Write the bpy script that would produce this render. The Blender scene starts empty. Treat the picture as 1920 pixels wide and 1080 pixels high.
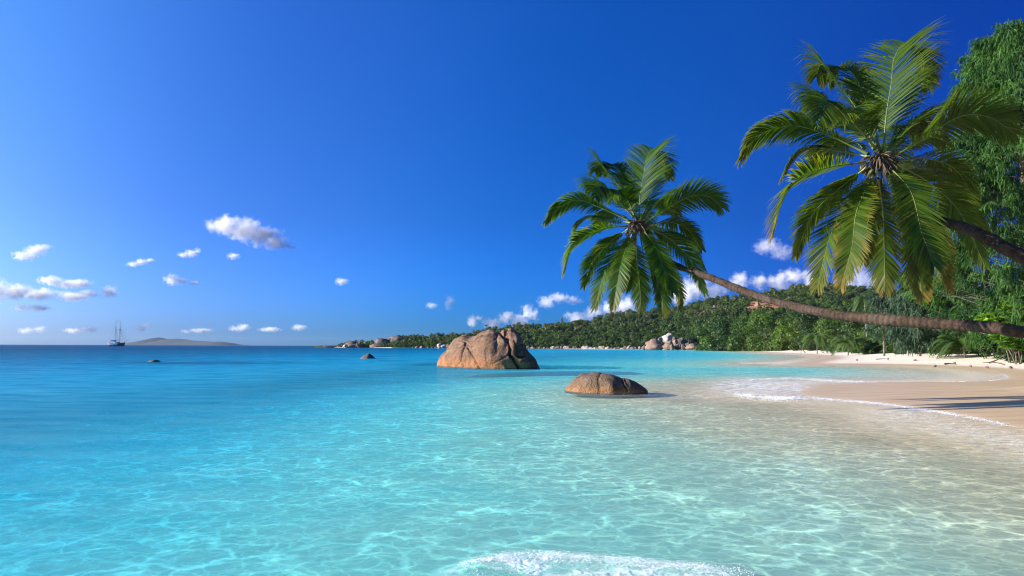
import bpy, bmesh, math, random
import numpy as np
from mathutils import Vector, noise as mnoise

random.seed(7)
RNG = np.random.default_rng(11)
R = math.radians
scene = bpy.context.scene
COL = scene.collection

# ------------------------------------------------------------------ camera
F = 1280.0
PITCH = math.atan(109.25 / F)
ROLL = R(0.21)
CAMZ = 2.0
_f = np.array([0, math.cos(PITCH), math.sin(PITCH)])
_u0 = np.array([0, -math.sin(PITCH), math.cos(PITCH)])
_x0 = np.array([1.0, 0, 0])
_r = math.cos(ROLL) * _x0 + math.sin(ROLL) * _u0
_u = math.cos(ROLL) * _u0 - math.sin(ROLL) * _x0
CAM = np.array([0, 0, CAMZ])

def ray(px, py):
    return _f * F + _r * (px - 960) + _u * (540 - py)

def at(px, py, Y):                      # world point on the plane y = Y
    d = ray(px, py)
    return CAM + d * (Y / d[1])

def ground_pt(px, py, z=0.0):           # world point on the plane z = z
    d = ray(px, py)
    return CAM + d * ((z - CAMZ) / d[2])

def project(P):
    Q = np.asarray(P) - CAM
    w = Q @ _f
    w = np.where(np.abs(w) < 1e-6, 1e-6, w)
    return 960 + F * (Q @ _r) / w, 540 - F * (Q @ _u) / w, w

def horizon_y(px):
    return 645.7 + 0.00367 * px

cd = bpy.data.cameras.new('camera')
cam = bpy.data.objects.new('camera', cd)
COL.objects.link(cam)
cam.location = CAM
from mathutils import Matrix
cam.rotation_euler = Matrix((( _r[0], _u[0], -_f[0]), (_r[1], _u[1], -_f[1]), (_r[2], _u[2], -_f[2]))).to_euler()
cd.sensor_width = 36; cd.lens = 24
cd.clip_start = 0.1; cd.clip_end = 60000
scene.camera = cam

# ------------------------------------------------------------------ helpers
def tag(o, label=None, cat=None, group=None, kind=None):
    if label: o['label'] = label
    if cat: o['category'] = cat
    if group: o['group'] = group
    if kind: o['kind'] = kind
    return o

def empty(name, loc):
    o = bpy.data.objects.new(name, None)
    COL.objects.link(o); o.location = loc
    return o

def mesh_data(name, V, faces, mat, attrs=None, smooth=True):
    V = np.asarray(V, dtype=np.float64).reshape(-1, 3)
    me = bpy.data.meshes.new(name)
    if isinstance(faces, np.ndarray):
        n, k = faces.shape
        me.vertices.add(len(V)); me.vertices.foreach_set('co', V.ravel().astype(np.float32))
        me.loops.add(n * k); me.loops.foreach_set('vertex_index', faces.ravel().astype(np.int32))
        me.polygons.add(n)
        me.polygons.foreach_set('loop_start', np.arange(0, n * k, k, dtype=np.int32))
        me.update(calc_edges=True); me.validate()
    else:
        me.from_pydata([tuple(v) for v in V], [], [tuple(f) for f in faces])
    if attrs:
        for an, av in attrs.items():
            a = me.attributes.new(an, 'FLOAT', 'POINT')
            a.data.foreach_set('value', np.asarray(av, dtype=np.float32))
    me.polygons.foreach_set('use_smooth', np.full(len(me.polygons), smooth, dtype=bool))
    if mat: me.materials.append(mat)
    me.update()
    return me

def mesh_obj(name, V, faces, mat, parent=None, attrs=None, smooth=True, origin=None, loc=None):
    V = np.asarray(V, dtype=np.float64).reshape(-1, 3)
    if origin is not None: V = V - np.asarray(origin)
    me = mesh_data(name, V, faces, mat, attrs, smooth)
    o = bpy.data.objects.new(name, me)
    COL.objects.link(o)
    if parent is not None: o.parent = parent
    if loc is not None: o.location = loc
    elif parent is None and origin is not None: o.location = origin
    return o

def copy_obj(o, parent=None, mat=None):
    c = o.copy(); COL.objects.link(c); c.parent = parent
    return c

def unit(a):
    return a / (np.linalg.norm(a, axis=-1, keepdims=True) + 1e-12)

def catmull(P, n):
    P = np.asarray(P, float)
    k = len(P)
    Q = np.vstack([2 * P[0] - P[1], P, 2 * P[-1] - P[-2]])
    t = np.linspace(0, k - 1 - 1e-9, n)
    i = t.astype(int); f = (t - i)[:, None]
    p0, p1, p2, p3 = Q[i], Q[i + 1], Q[i + 2], Q[i + 3]
    return 0.5 * (2 * p1 + (p2 - p0) * f + (2 * p0 - 5 * p1 + 4 * p2 - p3) * f ** 2 + (3 * p1 - p0 - 3 * p2 + p3) * f ** 3)

def tube(path, rad, sides=8, cap=True):
    path = np.asarray(path, float); n = len(path)
    rad = np.broadcast_to(np.asarray(rad, float), (n,))
    T = unit(np.gradient(path, axis=0))
    ref = np.array([0, 0, 1.0])
    if abs(T[:, 2]).mean() > 0.85: ref = np.array([0, 1.0, 0])
    A = unit(np.cross(T, ref)); B = np.cross(T, A)
    ang = np.linspace(0, 2 * math.pi, sides, endpoint=False)
    V = path[:, None, :] + rad[:, None, None] * (np.cos(ang)[None, :, None] * A[:, None, :] + np.sin(ang)[None, :, None] * B[:, None, :])
    V = V.reshape(-1, 3)
    fs = []
    for i in range(n - 1):
        for j in range(sides):
            a = i * sides + j; b = i * sides + (j + 1) % sides
            fs.append((a, b, b + sides, a + sides))
    return V, fs

class Geo:
    """collects shapes for one mesh"""
    def __init__(s): s.V = []; s.F = []; s.n = 0
    def add(s, V, F_):
        V = np.asarray(V, float)
        s.V.append(V); s.F += [tuple(i + s.n for i in f) for f in F_]; s.n += len(V)
        return s
    def tube(s, p, r, k=6): return s.add(*tube(p, r, k))
    def box(s, c, d):
        c = np.array(c, float); d = np.array(d, float) / 2
        V = np.array([[x, y, z] for x in (-1, 1) for y in (-1, 1) for z in (-1, 1)]) * d + c
        return s.add(V, [(0, 1, 3, 2), (4, 6, 7, 5), (0, 4, 5, 1), (2, 3, 7, 6), (0, 2, 6, 4), (1, 5, 7, 3)])
    def obj(s, name, mat, parent=None, origin=None, smooth=True):
        return mesh_obj(name, np.vstack(s.V), s.F, mat, parent, None, smooth, origin)

def vnoise(x, y, seed=0):
    xi = np.floor(x).astype(np.int64); yi = np.floor(y).astype(np.int64)
    fx = x - xi; fy = y - yi
    fx = fx * fx * (3 - 2 * fx); fy = fy * fy * (3 - 2 * fy)
    def h(a, b):
        n = (a * 374761393 + b * 668265263 + seed * 982451653) & 0x7fffffff
        n = ((n ^ (n >> 13)) * 1274126177) & 0x7fffffff
        return ((n ^ (n >> 16)) & 0xffff) / 65535.0
    return (h(xi, yi) * (1 - fx) + h(xi + 1, yi) * fx) * (1 - fy) + (h(xi, yi + 1) * (1 - fx) + h(xi + 1, yi + 1) * fx) * fy

def fbm(x, y, seed=0, oct=4):
    s = 0; a = 0.5; x = np.asarray(x, float); y = np.asarray(y, float)
    for o in range(oct):
        s = s + a * (vnoise(x, y, seed + o) - 0.5); a *= 0.5; x = x * 2.03; y = y * 2.03
    return s

def sstep(a, b, x):
    t = np.clip((x - a) / (b - a), 0, 1)
    return t * t * (3 - 2 * t)

def seg_dist(px, py, poly):
    best = np.full(np.shape(px), 1e18)
    for (ax, ay), (bx, by) in zip(poly[:-1], poly[1:]):
        dx, dy = bx - ax, by - ay
        t = np.clip(((px - ax) * dx + (py - ay) * dy) / (dx * dx + dy * dy + 1e-12), 0, 1)
        best = np.minimum(best, (px - ax - t * dx) ** 2 + (py - ay - t * dy) ** 2)
    return np.sqrt(best)

def inside(px, py, poly):
    c = np.zeros(np.shape(px), bool)
    n = len(poly)
    for i in range(n):
        (x1, y1), (x2, y2) = poly[i], poly[(i + 1) % n]
        if y1 == y2: continue
        m = ((y1 > py) != (y2 > py)) & (px < (x2 - x1) * (py - y1) / (y2 - y1) + x1)
        c ^= m
    return c

# ------------------------------------------------------------------ node helper
class NT:
    def __init__(s, tree):
        s.t = tree; tree.nodes.clear()
    def n(s, typ, ins=None, **kw):
        nd = s.t.nodes.new(typ)
        for k, v in kw.items(): setattr(nd, k, v)
        for k, v in (ins or {}).items(): s.set(nd.inputs[k], v)
        return nd
    def set(s, sock, v):
        if hasattr(v, 'is_output') or isinstance(v, bpy.types.NodeSocket): s.t.links.new(v, sock)
        elif isinstance(v, bpy.types.Node): s.t.links.new(v.outputs[0], sock)
        else:
            if isinstance(v, (tuple, list)) and len(v) == 3 and sock.type == 'RGBA': v = (*v, 1)
            sock.default_value = v
    def math(s, op, a, b=0.0, c=0.0, clamp=False):
        nd = s.t.nodes.new('ShaderNodeMath'); nd.operation = op; nd.use_clamp = clamp
        s.set(nd.inputs[0], a); s.set(nd.inputs[1], b); s.set(nd.inputs[2], c)
        return nd.outputs[0]
    def vmath(s, op, a, b=(0, 0, 0)):
        nd = s.t.nodes.new('ShaderNodeVectorMath'); nd.operation = op
        s.set(nd.inputs[0], a)
        if op == 'SCALE': s.set(nd.inputs['Scale'], b)
        else: s.set(nd.inputs[1], b)
        return nd.outputs['Value'] if op in ('LENGTH', 'DOT_PRODUCT', 'DISTANCE') else nd.outputs[0]
    def mix(s, f, a, b, blend='MIX'):
        nd = s.t.nodes.new('ShaderNodeMix'); nd.data_type = 'RGBA'; nd.blend_type = blend
        s.set(nd.inputs[0], f); s.set(nd.inputs[6], a); s.set(nd.inputs[7], b)
        return nd.outputs[2]
    def maprange(s, v, a, b, c=0.0, d=1.0, typ='SMOOTHSTEP'):
        nd = s.t.nodes.new('ShaderNodeMapRange'); nd.interpolation_type = typ
        for i, x in enumerate((v, a, b, c, d)): s.set(nd.inputs[i], x)
        return nd.outputs[0]
    def noise(s, vec, scale, detail=3.0, rough=0.5, dist=0.0):
        nd = s.t.nodes.new('ShaderNodeTexNoise')
        s.set(nd.inputs['Vector'], vec); s.set(nd.inputs['Scale'], scale)
        nd.inputs['Detail'].default_value = detail; nd.inputs['Roughness'].default_value = rough; nd.inputs['Distortion'].default_value = dist
        return nd
    def voro(s, vec, scale, feature='F1', **kw):
        nd = s.t.nodes.new('ShaderNodeTexVoronoi'); nd.feature = feature
        s.set(nd.inputs['Vector'], vec); s.set(nd.inputs['Scale'], scale)
        return nd
    def ramp(s, f, stops, interp='LINEAR'):
        nd = s.t.nodes.new('ShaderNodeValToRGB'); nd.color_ramp.interpolation = interp
        e = nd.color_ramp.elements
        while len(e) < len(stops): e.new(0.5)
        for el, (p, c) in zip(e, stops):
            el.position = p
            el.color = (*c, 1) if isinstance(c, (tuple, list)) else (c, c, c, 1)
        s.set(nd.inputs[0], f)
        return nd.outputs[0]
    def attr(s, name):
        nd = s.t.nodes.new('ShaderNodeAttribute'); nd.attribute_name = name
        return nd.outputs['Fac']
    def pos(s):
        return s.t.nodes.new('ShaderNodeNewGeometry').outputs['Position']
    def objco(s):
        return s.t.nodes.new('ShaderNodeTexCoord').outputs['Object']
    def rnd(s):
        return s.t.nodes.new('ShaderNodeObjectInfo').outputs['Random']
    def bump(s, h, strength=0.5, dist=0.1):
        nd = s.t.nodes.new('ShaderNodeBump'); nd.inputs['Strength'].default_value = strength; nd.inputs['Distance'].default_value = dist
        s.set(nd.inputs['Height'], h)
        return nd.outputs[0]
    def out(s, surf=None, vol=None, disp=None):
        o = s.t.nodes.new('ShaderNodeOutputMaterial')
        if surf is not None: s.set(o.inputs['Surface'], surf)
        if vol is not None: s.set(o.inputs['Volume'], vol)

def material(name):
    m = bpy.data.materials.new(name); m.use_nodes = True
    return m, NT(m.node_tree)

def simple_mat(name, col, rough=0.6, var=0.15, scale=8.0, metal=0.0):
    m, t = material(name)
    nz = t.noise(t.objco(), scale, 4)
    c = t.mix(t.maprange(nz, 0.3, 0.7), tuple(x * (1 - var) for x in col), tuple(min(1, x * (1 + var)) for x in col))
    b = t.n('ShaderNodeBsdfPrincipled', {'Base Color': c, 'Roughness': rough, 'Metallic': metal})
    t.out(b)
    return m

# ------------------------------------------------------------------ world, sun
SUN_AZ = R(-93)     # measured from +Y towards +X
SUN_EL = R(18.5)
SKY_POL = [(0.0, (0.0165, 0.128, 0.575)), (0.3, (0.018, 0.1344, 0.575)), (0.36, (0.0464, 0.3136, 0.896)), (0.515, (0.034, 0.378, 1.0506)), (0.56, (0.1406, 0.5035, 1.2285)), (0.73, (0.3053, 0.52, 1.164)), (0.8, (0.6624, 0.8556, 1.339)), (1.0, (0.95, 1.0695, 1.4))]
SKY_GAIN = 8.8
SKY_TINT = [(0.0, (1, 1, 1.34)), (0.05, (1, 1, 1.27)), (0.18, (1, 1, 1)), (0.3, (1, 1.17, 1.1)), (0.45, (1.0, 1.38, 1.3))]
def smooth_stops(st, n=30, sig=0.05):
    u = np.linspace(0, 1, 401); xs = [a for a, _ in st]; out = []
    k = np.exp(-0.5 * (np.arange(-120, 121) / 400 / sig) ** 2); k /= k.sum()
    ch = []
    for c in range(3):
        v = np.log(np.interp(u, xs, [b[c] for _, b in st]))
        ch.append(np.exp(np.convolve(np.pad(v, 120, mode='edge'), k, mode='valid')))
    return [(i / (n - 1), tuple(float(np.interp(i / (n - 1), u, q)) for q in ch)) for i in range(n)]
w = bpy.data.worlds.new('World'); scene.world = w; w.use_nodes = True
t = NT(w.node_tree)
sky = t.n('ShaderNodeTexSky', sky_type='NISHITA', sun_disc=False, sun_elevation=SUN_EL, sun_rotation=SUN_AZ,
          altitude=0, air_density=1.0, dust_density=0.6, ozone_density=3.0)
# a polarised, tropical sky: the sky model's light, deepened, and darkest at a right angle to the sun
dirv = t.vmath('NORMALIZE', t.t.nodes.new('ShaderNodeTexCoord').outputs['Generated'])
sdv = (math.sin(SUN_AZ) * math.cos(SUN_EL), math.cos(SUN_AZ) * math.cos(SUN_EL), math.sin(SUN_EL))
cosg = t.vmath('DOT_PRODUCT', dirv, sdv)
pol = t.ramp(t.math('MULTIPLY_ADD', cosg, 0.5, 0.5), smooth_stops(SKY_POL))
elev = t.n('ShaderNodeSeparateXYZ', {0: dirv}).outputs[2]
sc_ = t.vmath('SCALE', sky.outputs[0], 0.10)
gm = t.n('ShaderNodeGamma', {'Color': sc_, 'Gamma': 1.3})
tintc = t.ramp(t.math('MAXIMUM', elev, 0.0), SKY_TINT)
skc = t.mix(1.0, gm.outputs[0], tintc, 'MULTIPLY')
skc = t.vmath('SCALE', t.mix(1.0, skc, pol, 'MULTIPLY'), SKY_GAIN)
bg = t.n('ShaderNodeBackground', {'Color': skc, 'Strength': 0.10})
ow = t.t.nodes.new('ShaderNodeOutputWorld'); t.t.links.new(bg.outputs[0], ow.inputs[0])

sl = bpy.data.lights.new('sun', 'SUN'); so = bpy.data.objects.new('sun', sl); COL.objects.link(so)
sl.energy = 5.0; sl.angle = R(0.53); sl.color = (1.0, 0.94, 0.84)
sd = Vector((math.sin(SUN_AZ) * math.cos(SUN_EL), math.cos(SUN_AZ) * math.cos(SUN_EL), math.sin(SUN_EL)))
so.rotation_euler = sd.to_track_quat('Z', 'Y').to_euler()
so.location = (0, 0, 60)
vs = scene.view_settings
scene.display_settings.display_device = 'sRGB'
vs.view_transform = 'Standard'; vs.look = 'None'; vs.gamma = 1; vs.use_curve_mapping = False
vs.exposure = 1.2
scene.cycles.use_denoising = True
scene.cycles.max_bounces = 22
scene.cycles.diffuse_bounces = 3
scene.cycles.glossy_bounces = 2
scene.cycles.transmission_bounces = 4
scene.cycles.filter_width = 1.1
scene.cycles.transparent_max_bounces = 24
scene.cycles.volume_bounces = 20
scene.cycles.sample_clamp_indirect = 6

# ------------------------------------------------------------------ shoreline
shore_px = [(1920, 803), (1850, 786), (1760, 770), (1700, 761), (1640, 753), (1560, 747), (1510, 742), (1494, 736), (1510, 728), (1540, 722), (1590, 718),
            (1640, 716.5), (1760, 716), (1850, 714), (1893, 709), (1885, 702), (1850, 696), (1790, 690), (1720, 686.5), (1650, 685), (1560, 684.5), (1500, 684),
            (1478, 682), (1500, 678.5), (1535, 673), (1545, 669), (1515, 665.5), (1475, 663), (1440, 661)]
S_POLY = [(22, -200), (15.5, -20), (14.6, 0), (14.0, 8), (13.6, 13)]
for a in shore_px:
    p = ground_pt(*a); S_POLY.append((p[0], p[1]))
FAR = [(1400, 330), (1360, 400), (1310, 450), (1250, 500), (1200, 520), (1100, 550), (1000, 570), (870, 600), (760, 630), (700, 660), (645, 680), (612, 740)]
for px, Y in FAR: S_POLY.append(((px - 960) / F * Y, Y))
LAND = S_POLY + [(-120, 1000), (300, 1700), (9000, 3000), (9000, -3000), (60, -3000)]

def shore_sd(x, y):
    d = seg_dist(x, y, S_POLY)
    return np.where(inside(x, y, LAND), d, -d)

def land_z(S, x, y):
    n = fbm(x * 0.12, y * 0.12, 3) * 0.12 * sstep(3, 14, S)
    z = 0.028 * np.minimum(S, 8) + 0.088 * np.clip(S - 8, 0, 15) + 0.012 * np.clip(S - 23, 0, 200)
    return z + n

def sea_depth(S, x, y):
    L = np.maximum(0, -(x - 0.05 * y))
    L = L * L / (L + 6)
    s = np.maximum(-S, 0)
    d = 0.022 * s + 0.055 * L
    return d

def ground_z(x, y):
    x = np.asarray(x, float); y = np.asarray(y, float)
    S = shore_sd(x, y)
    return np.where(S > 0, land_z(S, x, y), -np.minimum(sea_depth(S, x, y), 30) - 0.003)

def axis(lo, hi, step, far_lo, far_hi, g):
    mid = list(np.arange(lo, hi + 1e-6, step))
    s = step; v = hi; up = []
    while v < far_hi: s *= g; v += s; up.append(min(v, far_hi))
    s = step; v = lo; dn = []
    while v > far_lo: s *= g; v -= s; dn.append(max(v, far_lo))
    return np.array(dn[::-1] + mid + up)

def grid_faces(nx, ny):
    i = np.arange(nx - 1); j = np.arange(ny - 1)
    I, J = np.meshgrid(i, j, indexing='ij')
    a = (I * ny + J).ravel()
    return np.stack([a, a + ny, a + ny + 1, a + 1], 1)

SEA_R = 8500
# ------------------------------------------------------------------ ground sheet (seabed, beach, land)
def sand_material():
    m, t = material('sand')
    P = t.pos()
    wet = t.attr('wet')
    big = t.noise(P, 0.35, 4, 0.55)
    fine = t.noise(P, 60.0, 3, 0.6)
    dry_c = t.mix(t.maprange(big, 0.3, 0.7), (0.71, 0.595, 0.465), (0.79, 0.69, 0.565))
    wet_c = t.mix(t.maprange(t.noise(t.vmath('MULTIPLY', P, (0.25, 1.6, 1)), 1.1, 4), 0.3, 0.7), (0.50, 0.345, 0.20), (0.61, 0.45, 0.275))
    sea_c = t.mix(t.maprange(big, 0.3, 0.7), (0.90, 0.79, 0.60), (0.97, 0.87, 0.69))
    c = t.mix(wet, dry_c, wet_c)
    c = t.mix(t.attr('under'), c, sea_c)
    c = t.mix(t.math('MULTIPLY', t.maprange(fine, 0.45, 0.75), 0.18), c, (0.40, 0.29, 0.2))
    litter = t.math('MULTIPLY', t.attr('litter'), t.maprange(t.noise(P, 1.6, 6, 0.72), 0.515, 0.6))
    c = t.mix(t.math('MULTIPLY', litter, 0.8), c, (0.16, 0.085, 0.04))
    c = t.mix(t.attr('soil'), c, (0.05, 0.045, 0.025))
    h = t.math('ADD', t.math('MULTIPLY', t.noise(P, 2.2, 5, 0.6), 1.0), t.math('MULTIPLY', fine, 0.03))
    nb = t.n('ShaderNodeBump', {'Height': h, 'Distance': 0.12})
    t.set(nb.inputs['Strength'], t.math('MULTIPLY_ADD', wet, -0.45, 0.5))
    rough = t.math('MULTIPLY_ADD', wet, -0.5, 0.95)
    b = t.n('ShaderNodeBsdfPrincipled', {'Base Color': c, 'Roughness': rough, 'Normal': nb, 'Specular IOR Level': 0.25})
    t.out(b)
    return m

gx = axis(-14, 60, 0.3, -SEA_R, SEA_R, 1.09)
gy = axis(2, 80, 0.3, -400, SEA_R, 1.09)
X, Y = np.meshgrid(gx, gy, indexing='ij')
X = X.ravel(); Y = Y.ravel()
Sd = shore_sd(X, Y)
Z = ground_z(X, Y)
wet = np.where(Y < 44 + 0 * X, 1 - sstep(0.45, 0.7, Z + 0.15 * fbm(X * 0.15, Y * 0.4, 9)), 1 - sstep(0.07, 0.15, Z + 0.06 * fbm(X * 0.15, Y * 0.4, 9)))
under = 1 - sstep(-0.06, 0.02, Z)
litter = sstep(0.75, 1.2, Z) * (1 - sstep(1.5, 1.9, Z))
soil = sstep(22, 30, Sd + 8 * fbm(X * 0.1, Y * 0.1, 55)) * (Y > 30)
ground = mesh_obj('ground', np.stack([X, Y, Z], 1), grid_faces(len(gx), len(gy)), sand_material(), None,
                  dict(wet=wet, under=under, litter=litter, soil=soil))
tag(ground, 'pale sand of the beach running under the clear water as the seabed', 'sand', kind='structure')

# ------------------------------------------------------------------ water
def water_material():
    m, t = material('sea_water')
    P = t.pos()
    depth = t.attr('depth')
    reef = t.attr('reef')
    foam = t.attr('foam'); film = t.attr('film')
    sp = t.n('ShaderNodeSeparateXYZ', {0: P})
    flat = t.n('ShaderNodeCombineXYZ', {0: sp.outputs[0], 1: sp.outputs[1], 2: 0.0})
    # large soft patches in the depth (sand bars)
    pn = t.noise(flat, 0.09, 3, 0.55)
    dd = t.math('MULTIPLY', depth, t.math('MULTIPLY_ADD', pn, 0.9, 0.55))
    dt = t.math('POWER', t.math('DIVIDE', dd, 16.0), 0.4, clamp=True)
    body = t.ramp(dt, [(0.0, (0.50, 0.50, 0.38)), (0.15, (0.44, 0.62, 0.54)), (0.21, (0.20, 0.74, 0.82)), (0.28, (0.045, 0.56, 0.78)), (0.35, (0.004, 0.36, 0.60)), (0.43, (0.0, 0.235, 0.43)), (0.55, (0.0, 0.095, 0.22)), (0.72, (0.0, 0.036, 0.098)), (1.0, (0.0, 0.016, 0.05))])
    tint = t.ramp(dt, [(0.0, (1.0, 0.985, 0.94)), (0.12, (1.0, 0.975, 0.89)), (0.165, (0.88, 0.97, 0.90)), (0.215, (0.52, 0.96, 0.97)), (0.277, (0.28, 0.87, 1.0)), (0.33, (0.17, 0.76, 0.98)), (0.45, (0.05, 0.58, 0.88)), (0.6, (0.01, 0.42, 0.75)), (1.0, (0.0, 0.2, 0.5))])
    # caustic light painted into the water's transparent colour as bright mesh lines
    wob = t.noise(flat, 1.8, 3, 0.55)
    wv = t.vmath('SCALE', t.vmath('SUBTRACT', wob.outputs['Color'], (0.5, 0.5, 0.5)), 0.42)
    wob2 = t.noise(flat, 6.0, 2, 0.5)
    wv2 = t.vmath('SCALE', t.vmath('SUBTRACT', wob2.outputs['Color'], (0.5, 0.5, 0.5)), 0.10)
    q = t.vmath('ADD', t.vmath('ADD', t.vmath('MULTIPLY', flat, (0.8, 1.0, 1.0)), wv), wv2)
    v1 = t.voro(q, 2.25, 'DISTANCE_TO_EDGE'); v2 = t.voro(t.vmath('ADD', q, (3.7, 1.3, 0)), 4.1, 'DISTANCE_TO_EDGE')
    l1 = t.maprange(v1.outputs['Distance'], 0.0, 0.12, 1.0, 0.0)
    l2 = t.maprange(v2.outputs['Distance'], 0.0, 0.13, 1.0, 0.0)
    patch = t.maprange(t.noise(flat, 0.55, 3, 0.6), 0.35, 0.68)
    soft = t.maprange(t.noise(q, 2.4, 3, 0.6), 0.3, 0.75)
    # long low crests: bumped, plus refracted dark and bright lines painted into transmission
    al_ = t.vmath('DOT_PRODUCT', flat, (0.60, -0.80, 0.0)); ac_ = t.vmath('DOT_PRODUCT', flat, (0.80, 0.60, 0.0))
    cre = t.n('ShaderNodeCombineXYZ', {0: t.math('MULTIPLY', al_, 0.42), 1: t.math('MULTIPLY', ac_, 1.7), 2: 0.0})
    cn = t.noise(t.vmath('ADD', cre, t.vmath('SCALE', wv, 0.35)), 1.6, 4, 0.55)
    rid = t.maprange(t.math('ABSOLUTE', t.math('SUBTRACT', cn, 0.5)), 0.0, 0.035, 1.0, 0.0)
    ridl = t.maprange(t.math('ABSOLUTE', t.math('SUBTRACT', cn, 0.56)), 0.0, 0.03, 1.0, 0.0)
    caustics = t.math('ADD', t.math('MULTIPLY', l1, patch), t.math('MULTIPLY', t.math('MULTIPLY', l2, l2), 0.4))
    caustics = t.math('MULTIPLY', caustics, t.math('MULTIPLY_ADD', soft, 0.5, 0.6))
    caustics = t.math('MULTIPLY', caustics, t.maprange(depth, 0.05, 0.26, 0.55, 1.0))
    trans = t.math('MULTIPLY_ADD', caustics, 0.76, 0.66)
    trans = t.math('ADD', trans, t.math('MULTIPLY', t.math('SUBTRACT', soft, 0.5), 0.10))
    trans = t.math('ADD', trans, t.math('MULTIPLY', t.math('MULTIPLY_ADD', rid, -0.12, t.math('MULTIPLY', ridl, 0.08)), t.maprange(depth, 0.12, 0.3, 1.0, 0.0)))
    # the painted caustics fade out in the thin edge of the sea
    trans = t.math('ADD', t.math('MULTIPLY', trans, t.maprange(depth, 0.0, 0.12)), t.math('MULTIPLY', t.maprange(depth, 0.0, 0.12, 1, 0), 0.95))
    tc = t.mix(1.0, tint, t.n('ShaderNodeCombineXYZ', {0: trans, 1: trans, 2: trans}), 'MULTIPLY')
    # ripples
    r1 = t.noise(t.vmath('MULTIPLY', flat, (0.7, 1.3, 1)), 2.6, 4, 0.6, 0.4)
    r2 = t.noise(t.vmath('MULTIPLY', flat, (0.45, 1.0, 1)), 0.45, 3, 0.5)
    h = t.math('ADD', t.math('MULTIPLY', r1, 0.06), t.math('ADD', t.math('MULTIPLY', cn, 0.08), t.math('MULTIPLY', r2, 0.2)))
    nrm = t.bump(h, 0.55, 1.0)
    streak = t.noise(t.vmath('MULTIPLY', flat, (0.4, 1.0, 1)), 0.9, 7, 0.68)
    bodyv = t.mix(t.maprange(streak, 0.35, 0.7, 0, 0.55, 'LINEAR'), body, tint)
    bodyv = t.mix(t.math('MULTIPLY', reef, t.maprange(t.noise(t.vmath('MULTIPLY', flat, (0.3, 1.0, 1)), 0.6, 4), 0.3, 0.6)), bodyv, (0.004, 0.05, 0.09))
    nrm2 = t.bump(t.math('ADD', t.math('MULTIPLY', r1, 0.05), t.math('MULTIPLY', r2, 0.12)), 0.16, 1.0)
    diff = t.n('ShaderNodeBsdfDiffuse', {'Color': body, 'Normal': nrm2})
    t.set(diff.inputs['Color'], bodyv)
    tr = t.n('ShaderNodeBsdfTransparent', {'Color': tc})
    mixf = t.ramp(dt, [(0.0, 0.0), (0.14, 0.05), (0.21, 0.20), (0.28, 0.27), (0.34, 0.42), (0.43, 0.78), (0.55, 1.0)])
    mixf = t.math('MAXIMUM', mixf, reef)
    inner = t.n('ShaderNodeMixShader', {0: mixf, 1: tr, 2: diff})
    fr = t.n('ShaderNodeFresnel', {'IOR': 1.33, 'Normal': nrm})
    gl = t.n('ShaderNodeBsdfGlossy', {'Color': (0.9, 0.95, 1.0), 'Roughness': 0.08, 'Normal': nrm})
    surf = t.n('ShaderNodeMixShader', {0: t.math('MULTIPLY', fr, 0.13), 1: inner, 2: gl})
    # foam
    fl = t.voro(t.vmath('ADD', t.vmath('MULTIPLY', flat, (0.55, 1.0, 1)), t.vmath('SCALE', wob2.outputs['Color'], 0.25)), 5.0, 'DISTANCE_TO_EDGE')
    lace = t.maprange(fl.outputs['Distance'], 0.0, 0.16, 1.0, 0.0)
    fl2 = t.noise(t.vmath('MULTIPLY', flat, (0.6, 1.2, 1)), 3.2, 5, 0.65)
    fm = t.math('MULTIPLY', foam, t.math('ADD', t.math('MULTIPLY', lace, 0.3), t.maprange(fl2, 0.45, 0.6)), clamp=True)
    streaks = t.maprange(t.noise(t.vmath('MULTIPLY', flat, (0.8, 2.2, 1)), 2.6, 6, 0.7), 0.43, 0.68)
    flm = t.math('MULTIPLY', film, t.math('MULTIPLY_ADD', streaks, 0.6, t.math('MULTIPLY', lace, 0.14)), clamp=True)
    fa = t.math('MAXIMUM', fm, flm, clamp=True)
    fd = t.n('ShaderNodeBsdfDiffuse', {'Color': (0.84, 0.85, 0.86), 'Normal': t.bump(t.math('ADD', fl2, lace), 0.4, 0.04)})
    surf = t.n('ShaderNodeMixShader', {0: fa, 1: surf, 2: fd})
    t.out(surf)
    return m

wx = axis(-9, 40, 0.13, -SEA_R, SEA_R, 1.075)
wy = axis(3.5, 48, 0.13, -300, SEA_R, 1.075)
X, Y = np.meshgrid(wx, wy, indexing='ij')
X = X.ravel(); Y = Y.ravel()
Sd = shore_sd(X, Y)
dep = np.where(Sd > 0, 0, sea_depth(Sd, X, Y))
front = Y > 1.0
px, py, _w = project(np.stack([X, np.where(front, Y, 1.0), np.zeros_like(X)], 1))
px = np.where(front, px, -5000); py = np.where(front, py, 5000)

def band(poly, wx_, wy_, at_=None):
    k = wx_ / wy_
    qx, qy = at_ if at_ is not None else (px, py)
    d = seg_dist(qx, qy * k, [(a, b * k) for a, b in poly])
    return np.exp(-(d / wx_) ** 2)

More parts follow.
